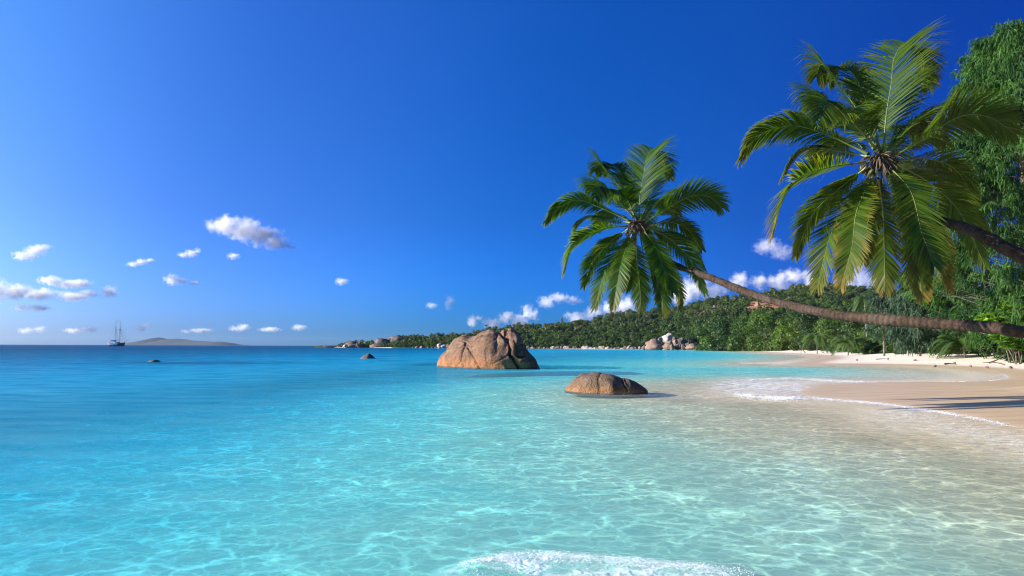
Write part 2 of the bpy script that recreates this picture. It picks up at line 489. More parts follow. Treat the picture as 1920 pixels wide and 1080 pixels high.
foam = np.zeros_like(X); film = np.zeros_like(X)
edge = [(1950, 812), (1850, 788), (1760, 772), (1700, 763), (1640, 755), (1560, 749)]
foam = np.maximum(foam, 0.75 * band(edge, 10, 2.6))
foam = np.maximum(foam, 1.0 * band([(1640, 755), (1560, 749), (1500, 743)], 10, 3.5))
foam = np.maximum(foam, 1.0 * band([(1510, 746), (1440, 745), (1385, 738)], 14, 5))
foam = np.maximum(foam, 0.95 * band([(1400, 712), (1480, 709), (1570, 714), (1650, 717.5), (1760, 717)], 12, 2.6))
foam = np.maximum(foam, 0.92 * band([(1390, 722), (1480, 728)], 60, 15))
foam = np.maximum(foam, 0.9 * band([(1760, 716), (1850, 714.5), (1893, 709.5), (1880, 701)], 8, 1.5))
foam = np.maximum(foam, 0.8 * band([(1395, 681), (1480, 681), (1500, 678.5), (1560, 675)], 8, 1.6))
foam = np.maximum(foam, 0.6 * band([(1410, 662), (1480, 664), (1530, 667)], 8, 1.0))
film = np.maximum(film, 0.95 * band([(1960, 850), (1850, 815), (1760, 790), (1680, 772)], 60, 26))
film = np.maximum(film, 0.75 * band([(1880, 706), (1700, 705), (1560, 706), (1440, 722), (1360, 738)], 45, 9))
film = np.maximum(film, 0.5 * band([(1620, 681), (1500, 680), (1400, 676)], 45, 4))
film = np.maximum(film, 0.35 * band([(1330, 745), (1230, 740), (1130, 742)], 40, 6))
crest = [(820, 1084), (870, 1068), (940, 1056), (1000, 1052), (1080, 1056), (1160, 1063), (1250, 1072), (1340, 1079), (1440, 1086)]
cb = band(crest, 12, 7)
below = np.interp(px, [c[0] for c in crest], [c[1] for c in crest])
inb = (px > 790) & (px < 1480)
fade = sstep(790, 900, px) * (1 - sstep(1380, 1460, px))
foam = np.maximum(foam, np.where(inb, (0.40 * sstep(-3, 6, py - below) * (1 - sstep(25, 75, py - below)) * fade + 0.6 * cb * fade * (0.55 + 1.2 * (fbm(px * 0.02, py * 0.03, 5) + 0.3))), 0))
ridge = 0.06 * band(crest, 26, 16) * fade * (py < 1200)
reef = np.zeros_like(X)
for cx, cy, ax_, ay_, k in [(400, 680.5, 150, 2.6, 1.0), (290, 680, 60, 2.4, 1.0), (515, 677.5, 40, 1.2, 0.6), (690, 668, 60, 1.0, 0.55), (735, 676.5, 34, 1.1, 0.6), (660, 681.5, 26, 1.0, 0.5), (620, 674.5, 20, .8, .5),
                            (800, 683.5, 34, 2.0, 0.85), (905, 699, 60, 2.0, 0.45), (1030, 691, 30, 1.8, 0.6), (1085, 656.0, 150, 1.0, 0.3), (1300, 657, 120, 1.3, 0.35), (1060, 731, 14, 1.8, 0.45), (820, 674, 30, 1.0, 0.35)]:
    reef = np.maximum(reef, k * np.exp(-((px - cx) / ax_) ** 2 - ((py - cy) / ay_) ** 2))
reef = np.where(front, reef, 0)
near = sstep(60, 20, Y) * sstep(0.0, 0.3, dep) if False else (1 - sstep(25, 60, Y)) * sstep(0.02, 0.3, dep)
Z = 0.022 * near * fbm(X * 0.9, Y * 1.2, 21) + ridge
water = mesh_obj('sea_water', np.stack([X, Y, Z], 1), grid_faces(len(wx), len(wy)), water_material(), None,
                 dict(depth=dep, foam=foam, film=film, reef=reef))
tag(water, 'clear turquoise sea deepening to dark blue at the horizon', 'sea', kind='structure')

# froth: clumps of bubbles on the little breaker and along the wash line
def foam_material():
    m, t = material('foam_froth')
    t.out(t.n('ShaderNodeBsdfPrincipled', {'Base Color': (0.82, 0.84, 0.86), 'Roughness': 0.5, 'Subsurface Weight': 0.0}))
    return m
def froth(bands_, seed):
    rng = np.random.default_rng(seed)
    bm = bmesh.new(); bmesh.ops.create_icosphere(bm, subdivisions=1, radius=1.0)
    SV = np.array([v.co for v in bm.verts]); SF = np.array([[v.index for v in f.verts] for f in bm.faces]); bm.free()
    Vs, Fs, n0 = [], [], 0
    for poly, n, wpx, hpx, r0, r1, lift in bands_:
        poly = np.array(poly, float); seg = np.linalg.norm(np.diff(poly, axis=0), axis=1); cs = np.concatenate([[0], np.cumsum(seg)])
        cl = rng.uniform(0, cs[-1], max(8, n // 40))
        s_ = np.where(rng.uniform(size=n) < 0.8, cl[rng.integers(len(cl), size=n)] + rng.normal(size=n) * cs[-1] * 0.012, rng.uniform(0, cs[-1], n))
        s_ = np.clip(s_, 0, cs[-1])
        taper = rng.uniform(size=n) < np.clip(1.15 - (np.abs(s_ / cs[-1] - 0.42) / 0.5) ** 2, 0.04, 1)
        s_ = s_[taper]; n = len(s_)
        ln = np.interp(s_, cs, poly[:, 1])
        x_ = np.interp(s_, cs, poly[:, 0]) + rng.normal(size=n) * wpx
        dy = np.abs(rng.normal(size=n)) * hpx * rng.choice([1, 1, 1, -0.3], n)
        dirs = ray(0, 0)[None] + _r[None] * x_[:, None] - _u[None] * (ln + dy)[:, None]
        p = CAM + dirs * (-CAMZ / dirs[:, 2])[:, None]
        r_ = r0 + (r1 - r0) * rng.uniform(size=n) ** 3.5
        zz = np.maximum(0.0, ground_z(p[:, 0], p[:, 1])) + 0.06 * band(crest, 26, 16, at_=(x_, ln + dy)) * sstep(790, 900, x_) * (1 - sstep(1380, 1460, x_)) + lift * rng.uniform(size=n) ** 2 * np.exp(-np.abs(dy) / 10)
        sc_ = np.stack([rng.uniform(0.8, 1.8, n), rng.uniform(0.8, 1.8, n), rng.uniform(0.3, 0.8, n)], 1) * r_[:, None]
        V = SV[None] * sc_[:, None, :] + np.stack([p[:, 0], p[:, 1], zz], 1)[:, None, :]
        Vs.append(V.reshape(-1, 3)); Fs.append((SF[None] + (np.arange(n) * len(SV))[:, None, None]).reshape(-1, 3) + n0); n0 += n * len(SV)
    return np.vstack(Vs), np.vstack(Fs)
FB = [(crest[1:], 9000, 5, 5, 0.0015, 0.0048, 0.05), (crest[1:-1], 5000, 9, 20, 0.0012, 0.004, 0.015),
      ([(1500, 743), (1560, 748.5), (1640, 754.5), (1700, 762), (1760, 771), (1850, 787), (1925, 804)], 3600, 6, 1.5, 0.003, 0.010, 0.0),
      ([(1380, 738), (1440, 745), (1505, 745)], 2200, 12, 3.5, 0.004, 0.014, 0.015),
      ([(1400, 712), (1480, 709.5), (1570, 714), (1650, 717)], 1200, 12, 1.8, 0.004, 0.016, 0.008),
      ([(1760, 716), (1850, 714.5), (1892, 709.5)], 300, 3, .6, 0.004, 0.014, 0.0)]
fv, ff = froth(FB, 9)
fo_ = mesh_obj('sea_foam', fv, ff, foam_material())
tag(fo_, 'white foam bubbles of the breaking wavelet and along the edge of the wash', 'foam', kind='stuff')
# ------------------------------------------------------------------ rocks
def granite(name, base, light, dark, orange=0.5, water_z=None, height=3.0):
    m, t = material(name)
    P = t.objco(); W = t.pos()
    n1 = t.noise(P, 0.9, 6, 0.62); n2 = t.noise(P, 9.0, 5, 0.65); n3 = t.noise(t.vmath('MULTIPLY', P, (1.6, 1.6, 0.35)), 1.3, 4, 0.6)
    sepn = t.n('ShaderNodeSeparateXYZ', {0: t.t.nodes.new('ShaderNodeNewGeometry').outputs['Normal']})
    z = t.n('ShaderNodeSeparateXYZ', {0: W}).outputs[2]
    c = t.mix(t.maprange(n1, 0.35, 0.65), base, tuple(x * 1.25 for x in base))
    c = t.mix(t.math('MULTIPLY', t.maprange(n3, 0.5, 0.62), 0.65), c, dark)
    # paler in patches on upward-facing surfaces
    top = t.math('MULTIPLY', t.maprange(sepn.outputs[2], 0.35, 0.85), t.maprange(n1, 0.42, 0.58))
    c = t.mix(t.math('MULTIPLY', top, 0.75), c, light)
    # orange band and dark wet rim at the water
    zz = t.math('ADD', z, t.math('MULTIPLY', t.math('SUBTRACT', n3, 0.5), 0.9 * height / 3))
    c = t.mix(t.math('MULTIPLY', t.maprange(zz, 0.15 * height, 0.4 * height, 1, 0), orange), c, (0.42, 0.17, 0.06))
    c = t.mix(t.maprange(t.math('ADD', z, t.math('MULTIPLY', t.math('SUBTRACT', n2, 0.5), 0.25 * height / 3)), 0.02, 0.055 * height, 0.85, 0.0), c, (0.05, 0.032, 0.02))
    c = t.mix(t.math('MULTIPLY', t.maprange(n2, 0.46, 0.66), 0.55), c, dark)
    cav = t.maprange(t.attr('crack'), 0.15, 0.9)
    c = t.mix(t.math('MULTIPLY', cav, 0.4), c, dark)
    h = t.math('ADD', t.math('MULTIPLY', n2, 0.35), n1)
    sp = t.voro(P, 22.0, 'F1')
    h = t.math('ADD', h, t.math('MULTIPLY', sp.outputs['Distance'], 0.1))
    b = t.n('ShaderNodeBsdfPrincipled', {'Base Color': c, 'Roughness': t.maprange(z, 0.03, 0.15, 0.35, 0.85), 'Normal': t.bump(h, 1.0, 0.22), 'Specular IOR Level': 0.25})
    t.out(b)
    return m

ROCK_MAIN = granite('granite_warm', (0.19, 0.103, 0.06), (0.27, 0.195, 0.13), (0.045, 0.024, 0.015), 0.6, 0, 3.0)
ROCK_SMALL = granite('granite_low', (0.145, 0.09, 0.054), (0.17, 0.12, 0.078), (0.04, 0.027, 0.018), 0.4, 0, 1.0)
ROCK_DARK = granite('granite_dark', (0.10, 0.085, 0.065), (0.14, 0.12, 0.09), (0.03, 0.025, 0.02), 0.15, 0, 0.6)

def loaf(name, sil, Yc, depthf, ex, ez, mat, label, cracks=(), amp=0.1, nu=230, nv=150, bury=0.12, bumps=0.35, seed=1.0, lobes=()):
    """a boulder: a silhouette of known distance, given depth front and back, then cracked and weathered"""
    sil = np.array(sil, float)
    us = np.linspace(0, 1, nu)
    xs = sil[0, 0] + (sil[-1, 0] - sil[0, 0]) * (0.5 - 0.5 * np.cos(math.pi * us)) * 0.6 + (sil[-1, 0] - sil[0, 0]) * us * 0.4
    ys = np.interp(xs, sil[:, 0], sil[:, 1])
    V = []
    for i in range(nu):
        u = (xs[i] - xs[0]) / (xs[-1] - xs[0])
        yc = Yc(u)
        top = at(xs[i], ys[i], yc)
        H = top[2] + bury
        D = depthf(u)
        for j in range(nv):
            ph = math.pi * j / (nv - 1)
            cc = math.cos(ph); ss = max(0.0, math.sin(ph))
            V.append((top[0], yc - math.copysign(abs(cc) ** ex, cc) * D, -bury + H * ss ** ez))
    V = np.array(V).reshape(nu, nv, 3)
    def normals(V):
        a = np.gradient(V, axis=0); b = np.gradient(V, axis=1)
        n = np.cross(a, b); n = unit(n)
        c = V.mean((0, 1))
        s = np.sign(((V - c) * n).sum(-1, keepdims=True)); s[s == 0] = 1
        return n * s
    N = normals(V)
    prx, pry, _ = project(V.reshape(-1, 3))
    prx = prx.reshape(nu, nv); pry = pry.reshape(nu, nv)
    fr = (V[..., 1] <= np.array([Yc((x - xs[0]) / (xs[-1] - xs[0])) for x in xs])[:, None] + 0.4)
    crack = np.zeros((nu, nv)); disp = np.zeros((nu, nv))
    for poly, wd, dp in cracks:
        d = seg_dist(prx + 1.6 * fbm(prx * 0.12, pry * 0.12, 5), pry + 1.6 * fbm(prx * 0.12, pry * 0.12, 6), poly)
        g = np.exp(-(d / wd) ** 2) * fr
        disp -= dp * g; crack = np.maximum(crack, g * min(1, abs(dp) * 3.0) * (dp > 0))
    for cx, cy, rx, ry, dp in lobes:
        g = np.exp(-((prx - cx) / rx) ** 2 - ((pry - cy) / ry) ** 2) * fr
        disp += dp * g
    nz = np.zeros((nu, nv))
    for i in range(nu):
        for j in range(nv):
            p = Vector(V[i, j]) * 0.45 + Vector((seed * 7, seed, 0))
            nz[i, j] = mnoise.fractal(p, 0.9, 2.1, 6)
    edge = np.minimum(1, np.minimum(np.arange(nu), nu - 1 - np.arange(nu)) / 14.0)[:, None]
    V = V + N * (disp + nz * amp)[..., None] * edge[..., None]
    Vf = V.reshape(-1, 3)
    org = np.array([V[..., 0].mean(), V[..., 1].mean(), 0])
    F_ = grid_faces(nu, nv)
    o = mesh_obj(name, Vf, F_, mat, None, dict(crack=crack.ravel()), True, org)
    tag(o, label, 'boulder')
    return o

def z4(L): return [(780 + a / 3.692, 560 + b / 3.692) for a, b in L]
sil_main = z4([(146, 462), (152, 447), (165, 425), (195, 385), (225, 350), (245, 315), (268, 288), (300, 273), (318, 258), (345, 254), (385, 266), (412, 264), (435, 247), (465, 232), (510, 224), (540, 230), (570, 247), (588, 233), (612, 227), (630, 238), (641, 216), (656, 211), (685, 230), (720, 270), (755, 325), (790, 390), (830, 440), (852, 478), (860, 490)])
cr_main = [
    (z4([(585, 240), (635, 300), (655, 350), (648, 385)]), 2.00, 0.75),
    (z4([(610, 250), (640, 280)]), 2.60, 0.40),
    (z4([(645, 380), (672, 410), (695, 445), (720, 487)]), 2.20, 0.60),
    (z4([(648, 385), (600, 420), (530, 455)]), 0.77, 0.07),
    (z4([(362, 345), (390, 400), (420, 445), (442, 485)]), 1.10, 0.20),
    (z4([(345, 320), (325, 370), (318, 420), (332, 475)]), 1.36, 0.18),
    (z4([(228, 352), (275, 350), (310, 345), (340, 322), (345, 300)]), 1.02, 0.13),
    (z4([(262, 352), (280, 372), (262, 400)]), 0.68, 0.06),
    (z4([(300, 285), (340, 300), (385, 335), (430, 305), (465, 260)]), 1.19, 0.11),
    (z4([(680, 345), (735, 315), (755, 300)]), 0.77, 0.12),
    (z4([(690, 375), (730, 350), (765, 345)]), 0.77, 0.12),
    (z4([(700, 392), (725, 405), (748, 398)]), 1.60, 0.45),
    (z4([(725, 440), (770, 430), (800, 420)]), 0.77, 0.10),
    (z4([(670, 300), (690, 340), (700, 390)]), 0.77, 0.11),
    (z4([(300, 460), (315, 440), (310, 400)]), 0.77, 0.12),
]
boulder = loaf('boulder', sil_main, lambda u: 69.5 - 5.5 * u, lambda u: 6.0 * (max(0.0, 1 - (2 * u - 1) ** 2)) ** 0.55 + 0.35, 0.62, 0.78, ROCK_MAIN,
               'huge cracked orange granite boulder standing in the turquoise sea', cr_main, 0.2, 240, 160, 0.12,
               seed=1.0, lobes=[(*z4([(500, 330)])[0], 26, 18, 0.35), (*z4([(690, 300)])[0], 10, 14, 0.35), (*z4([(740, 440)])[0], 14, 8, 0.3), (*z4([(240, 420)])[0], 14, 14, 0.3), (*z4([(560, 420)])[0], 22, 10, 0.2)])
boulder['label'] = 'huge cracked orange granite boulder standing in the turquoise sea'

sil_sm = z4([(1030, 628), (1045, 615), (1075, 585), (1110, 550), (1150, 527), (1190, 522), (1225, 511), (1260, 509), (1290, 512), (1330, 528), (1385, 545), (1412, 551), (1425, 556), (1450, 556), (1500, 575), (1545, 600), (1580, 620), (1600, 634)])
cr_sm = [(z4([(1418, 550), (1435, 590), (1465, 640)]), 0.8, 0.16), (z4([(1285, 510), (1265, 550), (1270, 600), (1275, 650)]), 2.2, 0.03)]
small_boulder = loaf('boulder', sil_sm, lambda u: 31.0 - 0.6 * u, lambda u: 1.75 * (max(0.0, 1 - (2 * u - 1) ** 2)) ** 0.55 + 0.1, 0.7, 0.85, ROCK_SMALL,
                     'low smooth brown boulder in shallow water nearer the beach', cr_sm, 0.075, 180, 110, 0.06, seed=4.0,
                     lobes=[(*z4([(1200, 590)])[0], 16, 14, 0.12), (*z4([(1340, 600)])[0], 14, 16, 0.12)])

# two far half-drowned rocks
loaf('boulder', [(276, 679), (281, 676.5), (287, 673.8), (293, 674.6), (299, 677.5), (302, 680)], lambda u: 82.0, lambda u: 0.8 * (max(0, 1 - (2 * u - 1) ** 2)) ** 0.5 + 0.1, 0.8, 0.8, ROCK_DARK,
     'tiny dark rock barely breaking the water below the schooner', (), 0.06, 40, 30, 0.4, seed=6)
loaf('boulder', [(676, 671), (682, 667), (687, 664.4), (692, 663.6), (697, 666.5), (704, 671.5)], lambda u: 108.0, lambda u: 1.1 * (max(0, 1 - (2 * u - 1) ** 2)) ** 0.5 + 0.1, 0.8, 0.8, ROCK_DARK,
     'small olive brown rock in the sea left of the huge boulder', (), 0.12, 50, 40, 0.4, seed=8)

# ---- weathered boulder prototypes for the far shore
def rock_proto(i, sub=3):
    bm = bmesh.new(); bmesh.ops.create_icosphere(bm, subdivisions=sub, radius=1.0)
    rr = random.Random(100 + i)
    cuts = [(Vector((rr.gauss(0, 1), rr.gauss(0, 1), rr.gauss(0.2, 0.8))).normalized(), rr.uniform(0.55, 0.88)) for _ in range(10)]
    for v in bm.verts:
        p = v.co.copy()
        for n, d in cuts:
            k = p.dot(n)
            if k > d: p -= n * (k - d) * 0.95
        p *= 1 + 0.22 * mnoise.fractal(p * 1.6 + Vector((i * 9.1, 0, 0)), 0.9, 2.0, 4)
        v.co = p
    V = np.array([v.co for v in bm.verts]); F_ = [tuple(v.index for v in f.verts) for f in bm.faces]
    bm.free()
    return V, F_

def far_granite(name, a, b, dark):
    m, t = material(name)
    P = t.objco(); rn = t.rnd()
    n1 = t.noise(P, 1.3, 5, 0.6); n2 = t.noise(t.vmath('MULTIPLY', P, (3, 3, 0.7)), 1.2, 4, 0.6)
    c = t.mix(t.maprange(t.math('ADD', n1, t.math('MULTIPLY', t.math('SUBTRACT', rn, 0.5), 0.35)), 0.35, 0.68), a, b)
    c = t.mix(t.math('MULTIPLY', t.maprange(n2, 0.5, 0.66), 0.75), c, dark)
    t.out(t.n('ShaderNodeBsdfPrincipled', {'Base Color': c, 'Roughness': 0.85, 'Normal': t.bump(n1, 0.7, 0.3)}))
    return m
FG = dict(pink=far_granite('granite_pink', (0.165, 0.098, 0.068), (0.24, 0.155, 0.11), (0.10, 0.065, 0.05)),
          brown=far_granite('granite_brown', (0.095, 0.058, 0.041), (0.15, 0.095, 0.07), (0.055, 0.036, 0.028)),
          white=far_granite('granite_pale', (0.25, 0.20, 0.175), (0.36, 0.31, 0.275), (0.14, 0.1, 0.08)),
          grey=far_granite('granite_grey', (0.075, 0.062, 0.056), (0.14, 0.12, 0.11), (0.05, 0.042, 0.04)))
ROCKS = [mesh_data('boulder', *(lambda p: (p[0], p[1]))(rock_proto(i)), None) for i in range(8)]
def far_rock(cx, top, base, w, Y, mat, label, group=None, var=0, rot=None, depth=1.0, tilt=0.0):
    key = ROCKS[var % 8]
    me = key.copy(); me.materials.append(FG[mat]); 
    o = bpy.data.objects.new('boulder', me); COL.objects.link(o)
    b = at(cx, base, Y); tt = at(cx, top, Y)
    h = tt[2] - b[2]; ww = w * Y / F
    o.location = (b[0], Y, b[2] + h * 0.36)
    o.scale = (ww * 0.6, ww * 0.6 * depth, h * 0.74)
    o.rotation_euler = (0, tilt, rot if rot is not None else var * 1.3)
    if rot is None and abs(var) % 2: o.rotation_euler[2] = var * 0.4
    tag(o, label, 'boulder', group)
    return o
def z12(a, b): return 1180 + a / 12, 600 + b / 12
G1 = 'granite boulders where the far beach meets the rocks'
def c12(zx, w, zt, zb, Y, mat, label, var, **k):
    cx, t_ = z12(zx, zt); _, b_ = z12(zx, zb)
    far_rock(cx, t_, b_ + 0.6, w / 12, Y, mat, label, G1, var, **k)
c12(560, 350, 440, 640, 470, 'pink', 'largest rounded pale pink boulder at the foot of the far hillside', 0, rot=0.3)
c12(870, 245, 500, 642, 462, 'pink', 'rounded pink boulder just right of the largest one on the far shore', 1, rot=0.1)
c12(955, 120, 545, 640, 458, 'pink', 'small tan boulder leaning on the second largest boulder of the far shore', 2)
c12(865, 235, 285, 470, 490, 'white', 'white topped slab of rock high on the boulder pile under the hill', 3, tilt=-0.3)
c12(690, 130, 385, 500, 485, 'grey', 'slim grey rock left of the white topped slab', 4, tilt=0.5)
c12(1010, 80, 355, 530, 482, 'grey', 'upright dark grey rock right of the white topped slab', 5)
c12(1165, 165, 395, 530, 486, 'grey', 'broad brown grey boulder highest at the right of the pile', 6)
c12(935, 100, 450, 530, 478, 'grey', 'small grey boulder in the middle of the pile under the slab', 7)
c12(1035, 120, 440, 540, 476, 'pink', 'small pinkish boulder in the middle of the pile near the upright rock', 2)
c12(1085, 110, 520, 632, 462, 'pink', 'narrow tan boulder by the water in the middle of the pile', 3)
c12(1150, 80, 530, 632, 460, 'grey', 'narrow grey boulder by the water between two tan ones', 4)
c12(1215, 115, 530, 634, 456, 'pink', 'egg shaped tan boulder at the water beside the last flat boulder', 5, rot=0)
c12(1310, 120, 510, 600, 462, 'grey', 'low dark boulder behind the flat boulder at the beach end', 6)
c12(1415, 260, 538, 632, 452, 'pink', 'long flat tan boulder where the white far beach begins', 0, rot=0.15)
c12(340, 110, 570, 640, 474, 'pink', 'small tan boulder touching the left side of the largest one', 7)
c12(230, 60, 590, 640, 478, 'white', 'tiny pale boulder at the water left of the largest one', 1)

G2 = 'granite rocks of the headland'
def c48(zx, w, zt, zb, Y, mat, label, var, **k):
    far_rock(600 + zx / 4.8, 540 + zt / 4.8, 540 + zb / 4.8 + 0.8, w / 4.8, Y, mat, label, G2, var, **k)
c48(292, 150, 482, 528, 700, 'brown', 'heap shaped brown rock near the tip of the headland', 0, rot=0.2)
c48(235, 60, 500, 528, 695, 'white', 'small pale rock at the seaward side of the headland heap', 3)
c48(352, 60, 490, 528, 692, 'brown', 'small brown rock right of the headland heap', 4)
c48(420, 85, 482, 522, 705, 'grey', 'dark rounded rock between the two headland heaps', 1)
c48(565, 150, 455, 512, 690, 'grey', 'long dark whaleback rock on the headland', 2, rot=0.0)
c48(698, 105, 420, 490, 680, 'grey', 'grey leaning dome of rock at the end of the headland trees', 5, tilt=-0.35)
c48(640, 90, 436, 480, 692, 'grey', 'dark brown rock tucked behind the grey leaning dome', 6)
c48(540, 190, 492, 530, 684, 'brown', 'flat pink apron of rock under the dark whaleback', 7, rot=0.05)
c48(628, 110, 492, 530, 678, 'brown', 'pink boulder at the water under the grey leaning dome', 3, rot=0.3)
c48(700, 90, 506, 530, 672, 'brown', 'low pink rock at the water right of the grey dome', 4)
c48(760, 50, 510, 531, 668, 'brown', 'little pink rock at the water under the first headland trees', 5)
c48(95, 170, 516, 528, 730, 'grey', 'very low reef rock far out at the headland tip', 6, rot=0.0)
c48(180, 70, 519, 528, 720, 'brown', 'low rock between the reef and the headland heap', 1)
c48(1080, 60, 498, 532, 612, 'white', 'bright white rock at the water just left of the huge boulder', 2)
c48(1118, 60, 510, 532, 610, 'white', 'smaller white rock touching the bright white one', 7)
c48(1160, 60, 504, 532, 608, 'brown', 'pinkish rock beside the white pair at the far water', 0)
rr = random.Random(5)
x = 866.0
while x < 1212:
    if 826 < x < 1000 and x < 985: x = 985; continue
    w_ = rr.uniform(4, 11); h_ = w_ * rr.uniform(0.35, 0.62)
    Y_ = np.interp(x, [985, 1100, 1200, 1250], [575, 552, 522, 500]) + rr.uniform(-4, 2)
    base = horizon_y(x) + F * 2 / Y_ - 0.3
    far_rock(x + w_ / 2, base - h_, base, w_, Y_, rr.choice(['pink', 'pink', 'white', 'grey']),
             'small pinkish granite rock in the line along the far waterline', 'small rocks along the far waterline', rr.randrange(8), rot=rr.uniform(0, 6))
    x += w_ * rr.uniform(0.5, 1.0)
x = 775.0
while x < 835:
    w_ = rr.uniform(3, 8); h_ = w_ * rr.uniform(0.3, 0.6); Y_ = 632 - (x - 775) * .2
    base = horizon_y(x) + F * 2 / Y_ - 0.3
    far_rock(x, base - h_, base, w_, Y_, rr.choice(['pink', 'grey', 'pink']), 'small rock at the water below the headland trees',
             'small rocks below the headland trees', rr.randrange(8), rot=rr.uniform(0, 6))
    x += w_ * rr.uniform(0.9, 1.8)

# ------------------------------------------------------------------ hills
HP = [590, 620, 700, 760, 870, 1000, 1100, 1200, 1250, 1310, 1400, 1500, 1600, 1750, 1950, 2300]
HD = [800, 735, 690, 645, 610, 580, 560, 530, 510, 470, 420, 395, 350, 310, 260, 240]
CP = [590, 640, 700, 750, 800, 870, 900, 950, 1000, 1100, 1180, 1250, 1320, 1400, 1450, 1520, 1580, 1640, 1750, 1950, 2300]
CY = [649, 648.5, 646, 641, 637, 635, 627, 620, 614, 604, 593, 585, 571, 559, 549, 537, 542, 548, 556, 560, 565]
DP = [590, 760, 870, 900, 1000, 1200, 1400, 1520, 1700, 1950, 2300]
DD = [810, 715, 690, 700, 700, 740, 800, 830, 800, 700, 650]
def hill_z(pa, d):
    ds = np.interp(pa, HP, HD); dc = np.interp(pa, DP, DD)
    cz = 2 + (horizon_y(pa) - np.interp(pa, CP, CY)) / F * dc
    t_ = (d - ds) / (dc - ds)
    up = np.where(t_ < 1, sstep(-0.25, 1.12, t_) / sstep(-0.25, 1.12, np.array(1.0)) , 1 - 0.35 * np.clip(t_ - 1, 0, 3))
    base = sstep(-0.25, 1.12, np.array(0.0)) / sstep(-0.25, 1.12, np.array(1.0))
    up = np.where(t_ < 1, np.maximum(0, (up - base) / (1 - base)) ** 0.85, up)
    xx = (pa - 960) / F * d
    z = 0.9 + (cz - 0.9) * up + fbm(xx * 0.02, d * 0.02, 31, 5) * 9 * np.clip(up, 0, 1) * sstep(0, 0.3, t_)
    return np.where(t_ < 0, 0.6 + 0 * z, z)
pa = np.arange(590, 2305, 7.0); tt = np.linspace(-0.06, 2.2, 90)
PA, TT = np.meshgrid(pa, tt, indexing='ij')
ds = np.interp(PA, HP, HD); dc = np.interp(PA, DP, DD)
DDm = ds + (dc - ds) * TT
HZ = hill_z(PA, DDm); HZ[:, 0] = -0.6
HX = (PA - 960) / F * DDm
def hill_material():
    m, t = material('hillside')
    P = t.pos(); n = t.noise(P, 0.08, 6, 0.65)
    c = t.mix(t.maprange(n, 0.4, 0.62), (0.018, 0.035, 0.010), (0.05, 0.075, 0.02))
    c = t.mix(t.attr('bare'), c, t.mix(t.maprange(t.noise(P, 0.25, 5, 0.7), 0.35, 0.65), (0.20, 0.075, 0.045), (0.34, 0.16, 0.10)))
    t.out(t.n('ShaderNodeBsdfPrincipled', {'Base Color': c, 'Roughness': 1.0, 'Normal': t.bump(n, 0.8, 2.0), 'Specular IOR Level': 0.1}))
    return m
pxh, pyh, _ = project(np.stack([HX, DDm, HZ], -1).reshape(-1, 3))
BARE = [(1425, 571, 22, 9), (1408, 580, 14, 5), (1452, 575, 14, 6), (1472, 566, 8, 3), (1590, 551, 8, 3)]
def bare_at(px_, py_):
    b_ = np.zeros(np.shape(px_))
    for cx, cy, rx, ry in BARE: b_ = np.maximum(b_, np.exp(-((px_ - cx) / rx) ** 2 - ((py_ - cy) / ry) ** 2))
    return b_
hills = mesh_obj('hills', np.stack([HX, DDm, HZ], -1).reshape(-1, 3), grid_faces(len(pa), len(tt)), hill_material(), None,
                 dict(bare=sstep(0.3, 0.6, bare_at(pxh, pyh))))
tag(hills, 'forested hill rising behind the far beach with a patch of bare red earth', 'hill', kind='structure')
def hill_pt(px_, t_):
    ds = np.interp(px_, HP, HD); dc = np.interp(px_, DP, DD); d = ds + (dc - ds) * t_
    return np.array([(px_ - 960) / F * d, d, float(hill_z(np.array(px_), np.array(d)))])
def hill_at(px_, py_):               # point of the hillside seen at a pixel
    ts = np.linspace(0, 1, 200); best = None
    for q in ts:
        p = hill_pt(px_, q); a, b, _ = project(p)
        if b <= py_: return p, q
    return hill_pt(px_, 1.0), 1.0
for (cx, cy, w_, h_, mt, lb, v) in [
    (1258, 612, 11, 9, 'grey', 'lone grey rock face among the trees above the boulder pile', 5),
    (1053.5, 600, 5, 11, 'grey', 'dark pillar of rock standing on the hill crest', 3),
    (1183, 630, 7, 5, 'grey', 'grey rock in the forest left of the boulder pile', 1),
    (1420, 570, 9, 6, 'pink', 'reddish rock on the bare earth of the hillside', 2),
    (1438, 577, 7, 4, 'pink', 'smaller reddish rock lower on the bare earth', 4),
    (1404, 578, 6, 4, 'pink', 'reddish rock at the left end of the bare earth', 6),
    (1105, 608, 6, 4, 'grey', 'grey outcrop high in the forest above the small shore rocks', 7),
    (1340, 575, 8, 5, 'grey', 'grey outcrop on the slope under the leaning trunk', 0)]:
    p, q = hill_at(cx, min(cy + 4, horizon_y(cx) - 2))
    far_rock(cx, cy - h_ * 0.6, cy + h_ * 0.6, w_, p[1] - 4, mt, lb, 'rocks showing through the hillside forest', v, rot=0.2 * v)
